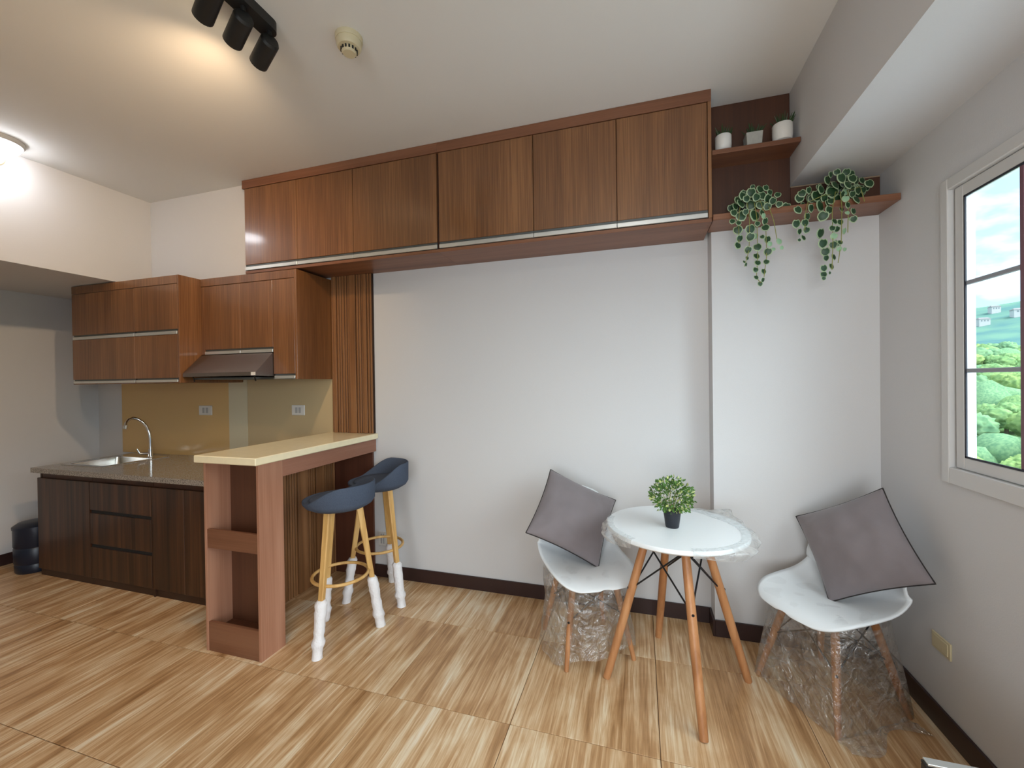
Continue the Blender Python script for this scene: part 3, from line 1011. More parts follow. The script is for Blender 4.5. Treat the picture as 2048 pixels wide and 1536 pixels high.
def make_chair(label, loc, facing, foot, wrap):
    """local +x is the way the chair faces"""
    t = thing('shell_chair', label, 'chair', loc, math.atan2(facing[1], facing[0]), 'shell chairs at the round table')
    sh = part('seat_shell', MB().grid(lambda u, v_: shell_pt(u, v_), 40, 24), M['shell'], t, 180, world=False, label='white moulded one piece seat and back')
    md = sh.modifiers.new('thickness', 'SOLIDIFY')
    md.thickness = .008
    md.offset = -1
    feet = [(foot, foot), (foot, -foot), (-foot, -foot), (-foot, foot)]
    tops = [(.105, .115), (.105, -.115), (-.105, -.115), (-.105, .115)]
    fv = [Vector((a, b, 0)) for a, b in feet]
    tv = [Vector((a, b, .405)) for a, b in tops]
    for a, b in zip(fv, tv):
        q = b - a
        lg = part('leg', MB().tube([a, a + q * .12, a + q * .5, a + q * .85, b], [.0115, .0125, .0165, .0165, .0145], 14), M['beech'], t, 60, world=False)
        md_ = a + q * .55
        part('bolt', MB().cyl(md_ - Vector((0, 0, .0)) + Vector((a.x, a.y, 0)).normalized() * .010, md_ + Vector((a.x, a.y, 0)).normalized() * .0185, .006, n=10), M['black_metal'], lg, 40, world=False)
    part('mounting_frame', MB().tube([v_ + Vector((0, 0, .008)) for v_ in tv], .007, 8, True), M['black_metal'], t, 60, world=False)
    for k in range(4):
        for a, b in ((k, (k + 1) % 4), ((k + 1) % 4, k)):
            p = tv[a] + (fv[a] - tv[a]) * .03
            q = tv[b] + (fv[b] - tv[b]) * .45
            part('brace', MB().tube([p, q], .0035, 6), M['black_metal'], t, 60, world=False)
    wrap(t, fv)
    # film left on the seat
    rn = random.Random(int(abs(loc[0]) * 1000))

    def sf(u, v_):
        p = shell_pt(.20 + .42 * u, .06 + .88 * v_, .005)
        n = noise.noise(Vector((p.x * 14 + loc[0], p.y * 14, 3.1)))
        return p + Vector((0, 0, .002 + .006 * max(0, n)))
    part('seat_film', MB().grid(sf, 30, 30), M['film_seat'], t, 180, world=False, label='clear film left on the seat')
    return t


def hull_wrap(t, fv):
    """film pulled tight round all four legs down to the floor"""
    n = 96

    def ring(k):
        out = []
        for i in range(n):
            s = 4 * i / n
            j = int(s)
            f = s - j
            top_a, top_b = [Vector((1.0 * math.cos(math.radians(45 - 90 * m_)), 1.0 * math.sin(math.radians(45 - 90 * m_)), 0)) for m_ in (j, j + 1)]
            a, b = fv[j % 4], fv[(j + 1) % 4]
            base = a.lerp(b, f)
            an = math.radians(45 - 90 * s)
            base = base + Vector((base.x, base.y, 0)).normalized() * .016
            rim_ = Vector((.205 * math.cos(an), .222 * math.sin(an), 0))
            p = base.lerp(rim_, k ** 1.15)
            z = .004 + .425 * k
            c = math.sin(math.pi * f)
            inw = .030 * c * math.sin(math.pi * min(1, k * 1.05))
            p -= Vector((p.x, p.y, 0)).normalized() * inw
            w = noise.noise(Vector((p.x * 13, p.y * 13, z * 11))) * .012 * c + noise.noise(Vector((p.x * 34, p.y * 34, z * 20 + 4))) * .005 * c
            p += Vector((p.x, p.y, 0)).normalized() * w
            out.append((p.x, p.y, z))
        return out
    part('plastic_wrap', MB().loft([ring(k / 26) for k in range(27)], True, False), M['film'], t, 180, world=False, label='clear plastic film pulled tight round the legs to the floor')
    # loose tail of film on the floor on the wall side
    part('film_tail', MB().grid(lambda u, v_: Vector((fv[0].x * (1 - u) + fv[3].x * u + .02, fv[0].y + .012 + .10 * v_ * (.6 + .4 * math.sin(7 * u)), .006 + .03 * (1 - v_) * abs(noise.noise(Vector((u * 6, v_ * 4, 1)))) + .012 * abs(noise.noise(Vector((u * 14, v_ * 9, 5))))),), 24, 10), M['film'], t, 180, world=False)


def loose_wrap(t, fv):
    """bag of film hanging loosely under the seat"""
    n = 90

    def ring(k):
        out = []
        for i in range(n):
            an = 2 * math.pi * i / n
            hang = .05 + .035 * math.sin(an * 2 + 1) + .05 * noise.noise(Vector((math.cos(an) * 1.5, math.sin(an) * 1.5, 7)))
            z = hang + (.44 - hang) * k
            r = .222 - .012 * math.sin(math.pi * k) + (.03 * (1 - k))
            r += noise.noise(Vector((math.cos(an) * 3.0, math.sin(an) * 3.0, z * 4))) * .022 + noise.noise(Vector((math.cos(an) * 8, math.sin(an) * 8, z * 9))) * .010
            out.append((r * math.cos(an), r * 1.03 * math.sin(an), z))
        return out
    part('plastic_wrap', MB().loft([ring(k / 26) for k in range(27)], True, False), M['film'], t, 180, world=False, label='loose clear plastic bag hanging under the seat')


make_chair('white shell chair on wooden legs left of the table with a grey pillow on it', (-.298, 2.339, 0), (.49, -.87), .186, loose_wrap)
make_chair('white shell chair wrapped in film to the floor, in the corner by the window', (.814, 2.261, 0), (-.85, -.52), .197, hull_wrap)


# ------------------------------------------------------------------ pillows
def make_pillow(label, c, u, v_, n, s, th):
    u, v_, n = Vector(u).normalized(), Vector(v_).normalized(), Vector(n).normalized()
    t = thing('throw_pillow', label, 'pillow', c, group='grey throw pillows')
    c = Vector(c)
    h = s / 2

    def outline(a, b):
        return a * (1 - .060 * (1 - b * b) * abs(a)), b * (1 - .060 * (1 - a * a) * abs(b))

    def pt(a, b, sg):
        x, y_ = outline(a, b)
        d = max(0, (1 - a * a) * (1 - b * b)) ** .50
        z = sg * th * d
        e = (1 - d) * d
        z += sg * .012 * noise.noise(Vector((a * 3 + sg, b * 3, c.x * 5))) * d + .010 * e * noise.noise(Vector((a * 9, b * 9, c.y)))
        return u * (h * x) + v_ * (h * y_) + n * z
    mb = MB()
    N_ = 34
    for sg in (1, -1):
        mb.grid(lambda p, q: pt(math.sin((p * 2 - 1) * math.pi / 2), math.sin((q * 2 - 1) * math.pi / 2), sg), N_, N_)
    bmesh.ops.remove_doubles(mb.bm, verts=mb.bm.verts[:], dist=1e-5)
    part('cover', mb, M['pillow'], t, 180, world=False)
    edge = []
    for (a0, b0), (a1, b1) in (((-1, -1), (1, -1)), ((1, -1), (1, 1)), ((1, 1), (-1, 1)), ((-1, 1), (-1, -1))):
        for k in range(16):
            f = math.sin((k / 16 - .5) * math.pi) / 2 + .5
            x, y_ = outline(a0 + (a1 - a0) * f, b0 + (b1 - b0) * f)
            edge.append(u * (h * x * 1.003) + v_ * (h * y_ * 1.003))
    part('seam', MB().tube(edge, .0032, 6, True), M['pillow_pipe'], t, 180, world=False, label='dark seam round the edge')
    return t


make_pillow('grey velvet pillow propped on the chair left of the table', (-.381, 2.436, .674), (.889, .172, -.424), (.180, .722, .668), (.421, -.670, .611), .432, .078)
make_pillow('grey velvet pillow propped on the corner chair by the window', (.935, 2.285, .690), (.693, -.493, .526), (-.127, .634, .762), (-.710, -.595, .377), .405, .076)

# ------------------------------------------------------------------ round table
TX, TY, TZ = .157, 2.195, .745
tb = thing('round_table', 'white round table on four splayed wooden legs with black braces, wrapped in film', 'table', (TX, TY, 0))
R = .325
part('tabletop', MB().lathe([(R - .02, .720), (R - .006, .722), (R, .728), (R, .740), (R - .004, .745), (R - .05, .7455)], (TX, TY, 0), 72), M['shell'], tb, 40)
ft = [Vector((-.172, 2.096, 0)), Vector((.232, 1.833, 0)), Vector((.484, 2.254, 0)), Vector((.085, 2.513, 0))]
cc = Vector((.157, 2.174, 0))
tp = [cc + (f - cc) * .40 + Vector((0, .01, .700)) for f in ft]
for a, b in zip(ft, tp):
    q = b - a
    lg = part('leg', MB().tube([a + Vector((0, 0, .001)), a + q * .10, a + q * .5, a + q * .85, b], [.0175, .019, .0205, .0195, .018], 16), M['beech'], tb, 60)
    o_ = Vector((a.x - cc.x, a.y - cc.y, 0)).normalized()
    part('bolt', MB().cyl(a + q * .63 + o_ * .015, a + q * .63 + o_ * .0225, .006, n=10), M['black_metal'], lg, 40, world=True)
    part('bracket', MB().cyl(b - q.normalized() * .03, b + Vector((0, 0, .021)), .0195, .0195, 12), M['black_metal'], lg, 40, world=True)
part('mounting_frame', MB().tube([p + Vector((0, 0, .012)) for p in tp], .008, 8, True), M['black_metal'], tb, 60)
for k in range(4):
    for a, b in ((k, (k + 1) % 4), ((k + 1) % 4, k)):
        p = tp[a] + (ft[a] - tp[a]) * .03
        q = tp[b] + (ft[b] - tp[b]) * .37
        part('brace', MB().tube([p, q], .0042, 6), M['black_metal'], tb, 60)


def table_film(u, v_):
    an = 2 * math.pi * u
    d = lambda a0, w: max(0.0, 1 - (abs((an - math.radians(a0) + math.pi) % (2 * math.pi) - math.pi) / math.radians(w))) ** 1.2
    out = .002 + .040 * d(200, 36) + .105 * d(47, 27) + .045 * d(-38, 34) + .030 * d(5, 50)
    n1 = noise.noise(Vector((math.cos(an) * 3.5, math.sin(an) * 3.5, 2)))
    n2 = noise.noise(Vector((math.cos(an) * 7, math.sin(an) * 7, 8 + v_ * 2)))
    n3 = noise.noise(Vector((math.cos(an) * 16, math.sin(an) * 16, 3 + v_ * 4)))
    fold = (.50 * n2 + .18 * n3) * min(1.0, out / .05)
    droop = .034 * d(198, 45) + .030 * d(-38, 40) + .010 * d(5, 50) - .016 * d(47, 30)
    if v_ <= .4:
        k = v_ / .4
        r = (R - .030 - .05 * d(40, 70)) * (1 - k) + (R + .001) * k
        z = .7480 + .010 * max(0, fold) * k
    elif v_ <= .75:
        k = (v_ - .4) / .35
        r = R + .001 + out * k * (1 + .35 * n2)
        z = .748 - .008 * k - droop * k * .5 + .022 * fold * k
    else:
        k = (v_ - .75) / .25
        r = R + .001 + out * (1 - .75 * k) * (1 + .35 * n2) + .003
        z = .740 - droop * (.5 + .7 * k) - .022 * k + .022 * fold * (1 - k) + .004 * n1
    return (TX + r * math.cos(an), TY + r * math.sin(an), z)


for a0, a1, n_ in ((-82, 98, 96), (168, 232, 44)):
    part('plastic_wrap', MB().grid(lambda u, v_: table_film(((a0 + (a1 - a0) * u) % 360) / 360, v_), n_, 20), M['film_white'], tb, 180, label='crumpled milky plastic film folded over the table edge')

# potted bush on the table
px, py = .142, 2.165
pp = thing('potted_bush', 'small bushy green plant in a black pot on the round table', 'plant', (px, py, .7458))
part('pot', MB().lathe([(.029, 0), (.031, .004), (.040, .070), (.0425, .071), (.0435, .084), (.040, .085), (.037, .078)], (px, py, .7458), 28), M['pot_black'], pp, 40)
part('soil', MB().cyl((px, py, .7458 + .066), (px, py, .7458 + .076), .037, n=20), M['soil'], pp)
rn = random.Random(11)
mb = MB()
C0 = Vector((px, py, .7458 + .150))
part('twigs', (lambda m_: [m_.tube([(px, py, .82), C0 + Vector((.04 * math.cos(k), .04 * math.sin(k), .0 + .01 * (k % 3)))], .0016, 5) for k in range(9)] and m_)(MB()), M['stem'], pp)
for k in range(900):
    while True:
        q = Vector((rn.uniform(-1, 1), rn.uniform(-1, 1), rn.uniform(-.75, 1)))
        if .45 < q.length < 1.0:
            break
    q = Vector((q.x * .098, q.y * .098, q.z * .086))
    if q.z < -.045 and Vector((q.x, q.y, 0)).length < .03:
        continue
    dv = (q.normalized() + Vector((rn.uniform(-.6, .6), rn.uniform(-.6, .6), rn.uniform(-.3, .7)))).normalized()
    sv = dv.cross(Vector((rn.uniform(-1, 1), rn.uniform(-1, 1), rn.uniform(-1, 1)))).normalized()
    l, w_ = rn.uniform(.013, .022), rn.uniform(.004, .007)
    p = C0 + q
    nn = dv.cross(sv) * .002
    mb.mi = 1 if (rn.random() < .17 and q.length > .06) else 0
    mb._new([p, p + dv * l * .5 + sv * w_ + nn, p + dv * l, p + dv * l * .5 - sv * w_ + nn], [(0, 1, 2, 3)])
mb.mi = 0
part('foliage', mb, [M['bush'], M['bush_tip']], pp, kind='stuff')

# ------------------------------------------------------------------ pots on the upper corner shelf
ZS = 2.656


def succulent(t, c, r, n, h, seed):
    rn = random.Random(seed)
    m_ = MB()
    for k in range(n):
        a = rn.uniform(0, 6.28)
        rr = r * math.sqrt(rn.random()) * .8
        p = Vector((c[0] + rr * math.cos(a), c[1] + rr * math.sin(a), c[2]))
        dv = Vector((math.cos(a) * rr / r * .8 + rn.uniform(-.3, .3), math.sin(a) * rr / r * .8 + rn.uniform(-.3, .3), 1)).normalized()
        m_.cyl(p, p + dv * h * rn.uniform(.5, 1), .0045, .001, 5)
    part('leaves', m_, M['succulent'], t, 60, kind='stuff')


def round_pot(label, x, y_, r, h, seed, feet=True):
    t = thing('succulent_pot', label, 'plant', (x, y_, ZS), group='small plants on the upper shelf')
    z = ZS + (.010 if feet else 0)
    part('pot', MB().lathe([(r * .80, 0), (r * .92, .004), (r, h * .35), (r, h - .004), (r - .003, h), (r - .006, h - .003), (r - .006, h - .012)], (x, y_, z), 30), M['pot_white'], t, 45)
    part('soil', MB().cyl((x, y_, z + h - .016), (x, y_, z + h - .010), r - .006, n=20), M['soil'], t)
    if feet:
        for k in range(3):
            a = .6 + k * 2.094
            part('foot', MB().cyl((x + r * .55 * math.cos(a), y_ + r * .55 * math.sin(a), ZS), (x + r * .55 * math.cos(a), y_ + r * .55 * math.sin(a), z + .002), .006, n=8), M['pot_white'], t, 40)
    succulent(t, (x, y_, z + h - .010), r * .9, 40, .060, seed)


round_pot('round white pot with a dark succulent next to the overhead cabinet', .438, 2.485, .040, .082, 1)
round_pot('larger round white pot with a dark succulent at the beam end of the shelf', .712, 2.480, .046, .088, 2)
t = thing('succulent_pot', 'square grey pot with a dark succulent between the two white pots', 'plant', (.580, 2.49, ZS), group='small plants on the upper shelf')
part('pot', MB().loft([rrect(.580 - .034, .580 + .034, 2.49 - .034, 2.49 + .034, .004, ZS, 2), rrect(.580 - .039, .580 + .039, 2.49 - .039, 2.49 + .039, .004, ZS + .074, 2)]), M['pot_grey'], t)
part('soil', MB().box(.580 - .033, .580 + .033, 2.49 - .033, 2.49 + .033, ZS + .070, ZS + .0765), M['soil'], t)
succulent(t, (.580, 2.49, ZS + .074), .034, 40, .058, 3)

# ------------------------------------------------------------------ trailing plants on the lower shelf
P1 = [[0.508,2.389,2.385,0.018],[0.629,2.414,2.363,0.021],[0.503,2.4,2.351,0.022],[0.553,2.418,2.344,0.022],[0.463,2.363,2.295,0.016],[0.499,2.383,2.282,0.023],[0.562,2.385,2.278,0.027],[0.454,2.356,2.25,0.013],[0.482,2.376,2.21,0.02],[0.539,2.377,2.208,0.021],[0.533,2.35,2.161,0.019],[0.489,2.369,2.164,0.016],[0.478,2.356,2.126,0.017],[0.526,2.368,2.103,0.016],[0.566,2.363,2.111,0.018],[0.566,2.38,2.071,0.015],[0.567,2.363,2.033,0.014],[0.556,2.355,1.997,0.013],[0.594,2.367,1.989,0.013],[0.604,2.359,2.033,0.013],[0.612,2.362,2.083,0.017],[0.616,2.383,2.15,0.016],[0.6,2.358,2.202,0.017],[0.602,2.364,2.235,0.016],[0.62,2.394,2.317,0.016],[0.525,2.384,2.066,0.009],[0.505,2.355,2.041,0.007],[0.516,2.368,2.03,0.009],[0.559,2.36,1.96,0.011],[0.587,2.354,1.944,0.011],[0.576,2.36,1.927,0.011],[0.585,2.353,2.156,0.01],[0.514,2.402,2.402,0.014],[0.6,2.434,2.423,0.02],[0.617,2.406,2.416,0.014],[0.567,2.445,2.444,0.011],[0.678,2.44,2.387,0.014],[0.667,2.378,2.316,0.014],[0.569,2.381,2.366,0.018],[0.525,2.387,2.367,0.016],[0.481,2.351,2.237,0.012],[0.59,2.37,2.281,0.014],[0.516,2.363,2.292,0.014],[0.548,2.394,2.398,0.02],[0.601,2.411,2.381,0.018],[0.646,2.401,2.344,0.016],[0.59,2.398,2.331,0.018],[0.481,2.417,2.345,0.017],[0.492,2.417,2.375,0.017],[0.644,2.442,2.404,0.014],[0.567,2.361,2.226,0.012]]
P1P = [[0.618,2.352,2.118,0.012],[0.659,2.355,2.127,0.014],[0.668,2.35,2.093,0.009],[0.637,2.362,2.093,0.008],[0.564,2.379,2.171,0.012],[0.607,2.439,2.328,0.013],[0.592,2.351,2.258,0.012]]
P2 = [[0.716,2.442,2.319,0.021],[0.743,2.365,2.274,0.018],[0.77,2.427,2.353,0.02],[0.786,2.378,2.24,0.017],[0.733,2.356,2.204,0.018],[0.772,2.365,2.207,0.017],[0.752,2.375,2.171,0.013],[0.784,2.383,2.177,0.014],[0.762,2.355,2.133,0.013],[0.742,2.35,2.122,0.007],[0.802,2.377,2.279,0.018],[0.845,2.434,2.357,0.025],[0.85,2.403,2.294,0.025],[0.877,2.38,2.262,0.018],[0.85,2.375,2.234,0.021],[0.91,2.432,2.366,0.026],[0.894,2.44,2.429,0.02],[0.926,2.374,2.405,0.022],[0.988,2.419,2.413,0.019],[0.951,2.374,2.368,0.019],[1.013,2.427,2.357,0.019],[0.994,2.396,2.302,0.019],[0.932,2.44,2.332,0.018],[0.954,2.448,2.283,0.015],[0.894,2.367,2.2,0.014],[0.878,2.35,2.163,0.013],[0.906,2.374,2.164,0.013],[0.842,2.382,2.155,0.021],[0.845,2.364,2.1,0.02],[0.861,2.384,2.064,0.018],[0.862,2.378,2.032,0.013],[0.888,2.371,2.09,0.016],[0.914,2.364,2.097,0.011],[0.894,2.38,2.035,0.014],[0.886,2.384,1.992,0.014],[0.844,2.355,1.979,0.015],[0.85,2.374,1.953,0.014],[0.842,2.351,1.93,0.009],[0.868,2.354,1.954,0.007],[0.918,2.372,2.195,0.013],[0.97,2.369,2.239,0.014],[0.969,2.367,2.201,0.014],[0.778,2.422,2.372,0.017],[0.807,2.418,2.382,0.015],[0.858,2.415,2.377,0.02],[0.918,2.42,2.393,0.02],[0.789,2.445,2.323,0.012],[0.984,2.411,2.335,0.014],[0.893,2.404,2.311,0.015],[0.967,2.428,2.45,0.016],[0.913,2.389,2.44,0.014],[0.89,2.394,2.435,0.013],[0.83,2.448,2.349,0.017],[0.87,2.412,2.333,0.018],[0.948,2.414,2.338,0.016],[0.949,2.371,2.272,0.014],[0.879,2.403,2.301,0.015]]
P2P = [[0.958,2.416,2.352,0.015],[0.94,2.372,2.303,0.014],[0.889,2.363,2.129,0.014],[0.931,2.363,2.148,0.013],[0.909,2.383,2.099,0.014],[0.909,2.363,2.066,0.011],[0.934,2.369,2.063,0.008],[0.942,2.361,2.232,0.009],[0.956,2.373,2.205,0.009]]


def leaf_mesh(name, mats, pale=False):
    """rounded heart leaf hanging in the xz plane, tip down; pale rim and darker middle"""
    m_ = MB()
    out = []
    for k in range(12):
        a = math.pi / 2 + 2 * math.pi * k / 12
        r = 1.0
        if k == 0:
            r = .72
        if k == 6:
            r = 1.12
        out.append((r * math.cos(a) * .96, r * math.sin(a)))
    V = [m_.bm.verts.new((x, .10 * (x * x + z * z), z)) for x, z in out]
    W = [m_.bm.verts.new((x * .80, -.03 + .08 * (x * x + z * z) * .6, z * .80)) for x, z in out]
    c = m_.bm.verts.new((0, -.05, 0))
    for k in range(12):
        j = (k + 1) % 12
        f = m_.bm.faces.new((V[k], V[j], W[j], W[k]))
        f.material_index = 1
        f = m_.bm.faces.new((W[k], W[j], c))
        f.material_index = 0
    return m_.mesh(name, mats, None, 60)


LM = leaf_mesh('leaf', [M['leaf'], M['leaf_rim']])
LMP = leaf_mesh('leaf', [M['leaf_pale'], M['leaf_rim']])


def trailing(label, pot, dark, pale, strands, extra, seed):
    rn = random.Random(seed)
    t = thing('trailing_plant', label, 'plant', (pot[0], pot[1], 2.316), group='trailing plants on the lower shelf')
    part('pot', MB().lathe([(.040, 0), (.052, .055), (.049, .056), (.046, .045)], (pot[0], pot[1], 2.316), 20), M['pot_black'], t, 40)
    part('soil', MB().cyl((pot[0], pot[1], 2.352), (pot[0], pot[1], 2.360), .045, n=16), M['soil'], t)
    o = Vector((pot[0], pot[1], 2.316))

    def leaf(me, x, y_, z, r):
        l = link('leaf', me, t)
        l.location = Vector((x, y_, z)) - o
        l.scale = (r * 1.2, r * 1.2, r * 1.2)
        l.rotation_euler = (rn.uniform(-.35, .35), rn.uniform(-.5, .5), .26 + rn.uniform(-.45, .45))
        return l
    for x, y_, z, r in dark:
        leaf(LM, x, y_, z, r)
    for x, y_, z, r in pale:
        leaf(LMP, x, y_, z, r)
    cx, cz, wx, wz, n = extra
    for k in range(n):
        a, q = rn.uniform(0, 6.28), math.sqrt(rn.random())
        leaf(LM, cx + wx * q * math.cos(a), pot[1] + rn.uniform(-.035, .05), cz + wz * q * math.sin(a), rn.uniform(.014, .022))
    top = Vector((pot[0], pot[1] - .01, 2.37))
    for s in strands:
        q = [top] + [Vector(p) for p in s]
        fine = []
        for a, b in zip(q[:-1], q[1:]):
            for k in range(4):
                fine.append(a.lerp(b, k / 4))
        fine.append(q[-1])
        part('vine', MB().tube(fine, .0018, 5), M['stem'], t, 80)


trailing('trailing plant with pale edged round leaves nearer the overhead cabinet', (.553, 2.48), P1, P1P,
         [[(.50, 2.40, 2.35), (.485, 2.372, 2.26), (.485, 2.37, 2.12)],
          [(.53, 2.40, 2.35), (.535, 2.375, 2.25), (.530, 2.37, 2.10), (.508, 2.368, 2.02)],
          [(.56, 2.40, 2.36), (.566, 2.370, 2.26), (.568, 2.367, 2.06), (.560, 2.365, 1.96), (.578, 2.36, 1.93)],
          [(.59, 2.40, 2.35), (.605, 2.372, 2.25), (.606, 2.365, 2.06), (.594, 2.365, 1.96)],
          [(.62, 2.40, 2.34), (.640, 2.375, 2.24), (.655, 2.37, 2.13)]], (.553, 2.355, .085, .060, 34), 5)
trailing('trailing plant with pale edged round leaves under the beam, spreading further to both sides', (.965, 2.49), P2, P2P,
         [[(.86, 2.40, 2.34), (.79, 2.385, 2.31), (.775, 2.37, 2.25), (.770, 2.365, 2.17)],
          [(.91, 2.40, 2.35), (.885, 2.372, 2.25), (.885, 2.365, 2.10), (.880, 2.365, 1.97)],
          [(.93, 2.40, 2.35), (.925, 2.372, 2.26), (.918, 2.365, 2.10), (.905, 2.365, 2.00)],
          [(.96, 2.40, 2.35), (.950, 2.372, 2.25), (.945, 2.367, 2.14)],
          [(1.01, 2.40, 2.36), (1.015, 2.375, 2.28)]], (.955, 2.395, .13, .075, 44), 6)

# ------------------------------------------------------------------ picture frame standing in the near right corner
pf = thing('picture_frame', 'black picture frame with a painted highlight along its top on the floor by the right wall', 'picture frame', (.90, 1.36, 0))
part('rail', MB().box(.702, .730, 1.352, 1.374, .03, .436, .002), M['black'], pf)
part('rail', MB().box(1.082, 1.11, 1.352, 1.374, .03, .436, .002), M['black'], pf)
part('rail', MB().box(.702, 1.11, 1.352, 1.374, 0, .03, .002), M['black'], pf)
part('rail', MB().box(.702, 1.11, 1.352, 1.374, .436, .444, .001), M['black'], pf)
part('top_edge', MB().box(.706, 1.11, 1.351, 1.375, .4442, .4500, .001), M['alu'], pf, label='top edge with its highlight put into the colour')  # pale cap stands in for the bright reflection on the black rail
part('picture', MB().box(.728, 1.084, 1.356, 1.366, .028, .437), M['navy'], pf)

# ------------------------------------------------------------------ outside
def pol(r, az, z):
    a = math.radians(az)
    return (r * math.sin(a), r * math.cos(a), z)


def ground_z(r, az):
    """height of the land outside, seen from a high floor"""
    P = [(10, -22), (40, -15.5), (90, -10), (200, 0), (330, 8), (420, 12), (560, 30), (760, 84), (900, 90), (1300, 60)]
    for (a, za), (b, zb) in zip(P[:-1], P[1:]):
        if r <= b:
            f = smooth01((r - a) / (b - a)) * .4 + .6 * max(0, (r - a) / (b - a))
            z = za + (zb - za) * f
            break
    else:
        z = P[-1][1]
    n = noise.noise(Vector((az * .09, r * .004, 2.0)))
    return z + n * (3 + r * .016) + (az - 32) * r * .0009


def land_mat(name, c1, c2, s):
    m, nt, b = new_mat(name)
    N, L = nt.nodes, nt.links
    tc = N.new('ShaderNodeTexCoord')
    no = N.new('ShaderNodeTexNoise')
    no.inputs['Scale'].default_value = s
    no.inputs['Detail'].default_value = 5
    cr = N.new('ShaderNodeValToRGB')
    cr.color_ramp.elements[0].position = .35
    cr.color_ramp.elements[1].position = .65
    cr.color_ramp.elements[0].color = c1
    cr.color_ramp.elements[1].color = c2
    L.new(tc.outputs['Object'], no.inputs['Vector'])
    L.new(no.outputs['Fac'], cr.inputs['Fac'])
    L.new(cr.outputs['Color'], b.inputs['Base Color'])
    b.inputs['Roughness'].default_value = 1
    b.inputs['Specular IOR Level'].default_value = 0
    return m


NEAR = [10, 20, 32, 45, 60, 80, 100, 130, 160, 200, 240, 290, 340, 400]
FAR = [400, 450, 510, 560, 610, 660, 710, 760, 820, 880, 960, 1080, 1300]


def land(name, rs, a0, a1, na, mat):
    def fn(u, v_):
        r = rs[int(round(v_ * (len(rs) - 1)))]
        az = a0 + (a1 - a0) * u
        return pol(r, az, ground_z(r, az))
    o = link(name, MB().grid(fn, na, len(rs) - 1).mesh(name, mat, None, 180))
    o['kind'] = 'structure'


land('ground_outside', NEAR, 2, 110, 90, land_mat('land_green', srgb(72, 104, 64), srgb(104, 132, 80), .08))
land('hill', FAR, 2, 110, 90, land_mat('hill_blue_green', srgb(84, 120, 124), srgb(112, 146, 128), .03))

crown_mats = [land_mat('crown_a', srgb(104, 140, 94), srgb(146, 174, 114), 3.2), land_mat('crown_b', srgb(118, 148, 92), srgb(162, 182, 112), 3.2), land_mat('crown_c', srgb(100, 138, 104), srgb(134, 166, 122), 3.2)]  # crown colours lightened to carry the outdoor haze
bark = plain('bark', srgb(110, 92, 74), .9)


def tree_protos():
    out = []
    for s in range(3):
        m_ = MB()
        rn = random.Random(40 + s)
        for k in range(7):
            a = rn.uniform(0, 6.28)
            d_ = 0 if k == 0 else rn.uniform(.35, .65)
            c = Vector((d_ * math.cos(a), d_ * math.sin(a), rn.uniform(-.15, .4)))
            rr = rn.uniform(.45, .68)
            ret = bmesh.ops.create_icosphere(m_.bm, subdivisions=4, radius=rr)
            for v_ in ret['verts']:
                n = v_.co.normalized()
                v_.co = n * rr * (1 + .22 * noise.noise(n * 3.2 + Vector((k, s, 0))) + .16 * noise.noise(n * 8 + Vector((s, k, 2))) + .14 * noise.noise(n * 19 + Vector((k, 1, s)))) + c
        cm = m_.mesh('crown', crown_mats[s], None, 180)
        tm = MB().cyl((0, 0, -1.6), (0, 0, 0), .10, .06, 8).mesh('trunk', bark)
        out.append((cm, tm))
    return out


TP = tree_protos()


def tree(az, r, size, kind, label):
    x, y_, z = pol(r, az, ground_z(r, az))
    t = thing('tree', label, 'tree', (x, y_, z), random.Random(az).uniform(0, 6), group='trees outside the window')
    for nme, me in zip(('crown', 'trunk'), TP[kind]):
        o = link(nme, me, t)
        o.scale = (size, size, size * .85)
        o.location = (0, 0, size * .85)


KINDS = ('grass green', 'yellow green', 'blue green')
rt = random.Random(21)
ORD = ('first', 'second', 'third', 'fourth', 'fifth', 'sixth', 'seventh')
TREES = []
for (r0, r1, n, sz, where) in ((40, 47, 2, 1.9, 'lowest belt of the slope'), (60, 70, 2, 2.7, 'second belt up the slope'), (92, 106, 3, 3.5, 'third belt up the slope'),
                               (140, 160, 4, 4.1, 'fourth belt up the slope'), (205, 232, 5, 4.9, 'fifth belt up the slope'), (300, 335, 6, 6.0, 'topmost belt of the slope')):
    for k in range(n):
        az = 29.2 + 7.2 * (k + rt.uniform(.4, .6)) / n
        kd = (k + int(r0)) % 3
        r, size = r0 + (r1 - r0) * (k % 2) + rt.uniform(-1, 1), sz * rt.uniform(.95, 1.08)
        tree(az, r, size, kd, '%s tree outside, %s from the left in the %s' % (KINDS[kd], ORD[k], where))
        TREES.append((Vector(pol(r, az, ground_z(r, az) + size * .85)), size))

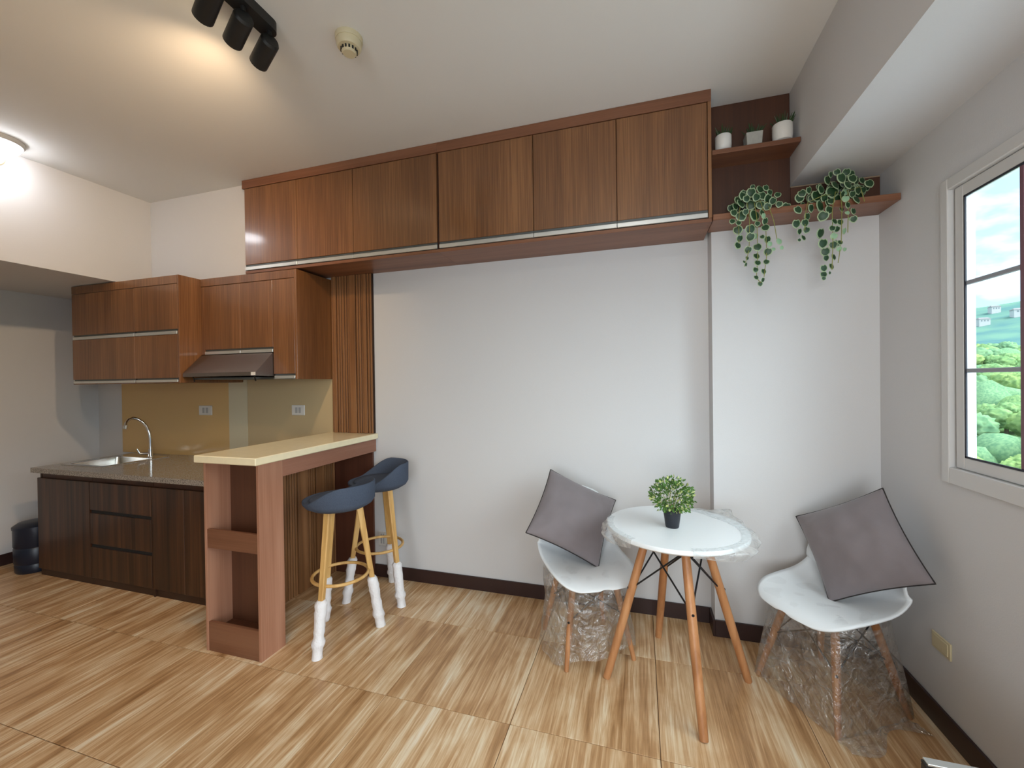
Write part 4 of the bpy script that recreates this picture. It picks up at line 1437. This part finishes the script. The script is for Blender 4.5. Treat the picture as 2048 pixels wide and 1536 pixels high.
# the closed canopy between and beyond the single trees
wd = MB()
for k in range(900):
    r = 30 * (380 / 30) ** rt.random()
    az = rt.uniform(14, 62)
    rr = (1.6 + r * .014) * rt.uniform(.8, 1.3)
    c = Vector(pol(r, az, ground_z(r, az) + rr * .35))
    if any((c - tc_).length < 1.3 * ts_ + 1.15 * rr for tc_, ts_ in TREES):
        continue
    ret = bmesh.ops.create_icosphere(wd.bm, subdivisions=2, radius=rr)
    wd.mi = k % 3
    for v_ in ret['verts']:
        nn = v_.co.normalized()
        v_.co = nn * rr * (1 + .35 * noise.noise(nn * 2.6 + Vector((k * .37, k * .11, 0)))) + c
        for f in v_.link_faces:
            f.material_index = k % 3
wo = link('woodland', wd.mesh('woodland', crown_mats, None, 180))
tag(wo, 'closed canopy of lower green woodland covering the slope outside', 'woodland', kind='stuff')

wall_w = plain('house_white', (.5, .48, .48, 1), .8)
house_win = plain('house_window', srgb(120, 128, 134), .5)
roof_m = plain('house_roof', srgb(140, 134, 134), .8)


def house(az, r, w, d_, h, label, dz=0.0):
    x, y_, z = pol(r, az, ground_z(r, az) + dz)
    t = thing('house', label, 'house', (x, y_, z), math.radians(-az + 20))
    part('wall', MB().box(-w / 2, w / 2, -d_ / 2, d_ / 2, -4, h), wall_w, t, world=False)
    part('roof', MB().loft([[(-w * .56, -d_ * .56, h), (w * .56, -d_ * .56, h), (w * .56, d_ * .56, h), (-w * .56, d_ * .56, h)], [(-w * .4, -d_ * .05, h + h * .45), (w * .4, -d_ * .05, h + h * .45), (w * .4, d_ * .05, h + h * .45), (-w * .4, d_ * .05, h + h * .45)]]), roof_m, t, world=False)
    for k in (-1, 0, 1):
        part('window', MB().box(k * w * .28 - w * .06, k * w * .28 + w * .06, -d_ / 2 - .05, -d_ / 2 + .05, h * .35, h * .75), house_win, t, world=False)


house(31.3, 640, 8, 9, 4, 'white house on the left shoulder of the far hill', 2)
house(32.0, 700, 7, 9, 4, 'white house below the crest of the far hill', 2)
house(33.5, 660, 12, 9, 4, 'wide white house on the right of the far hill', 2)
house(33.2, 53, 3.2, 3.0, 2.6, 'pale house among the trees low in the view', 2.2)
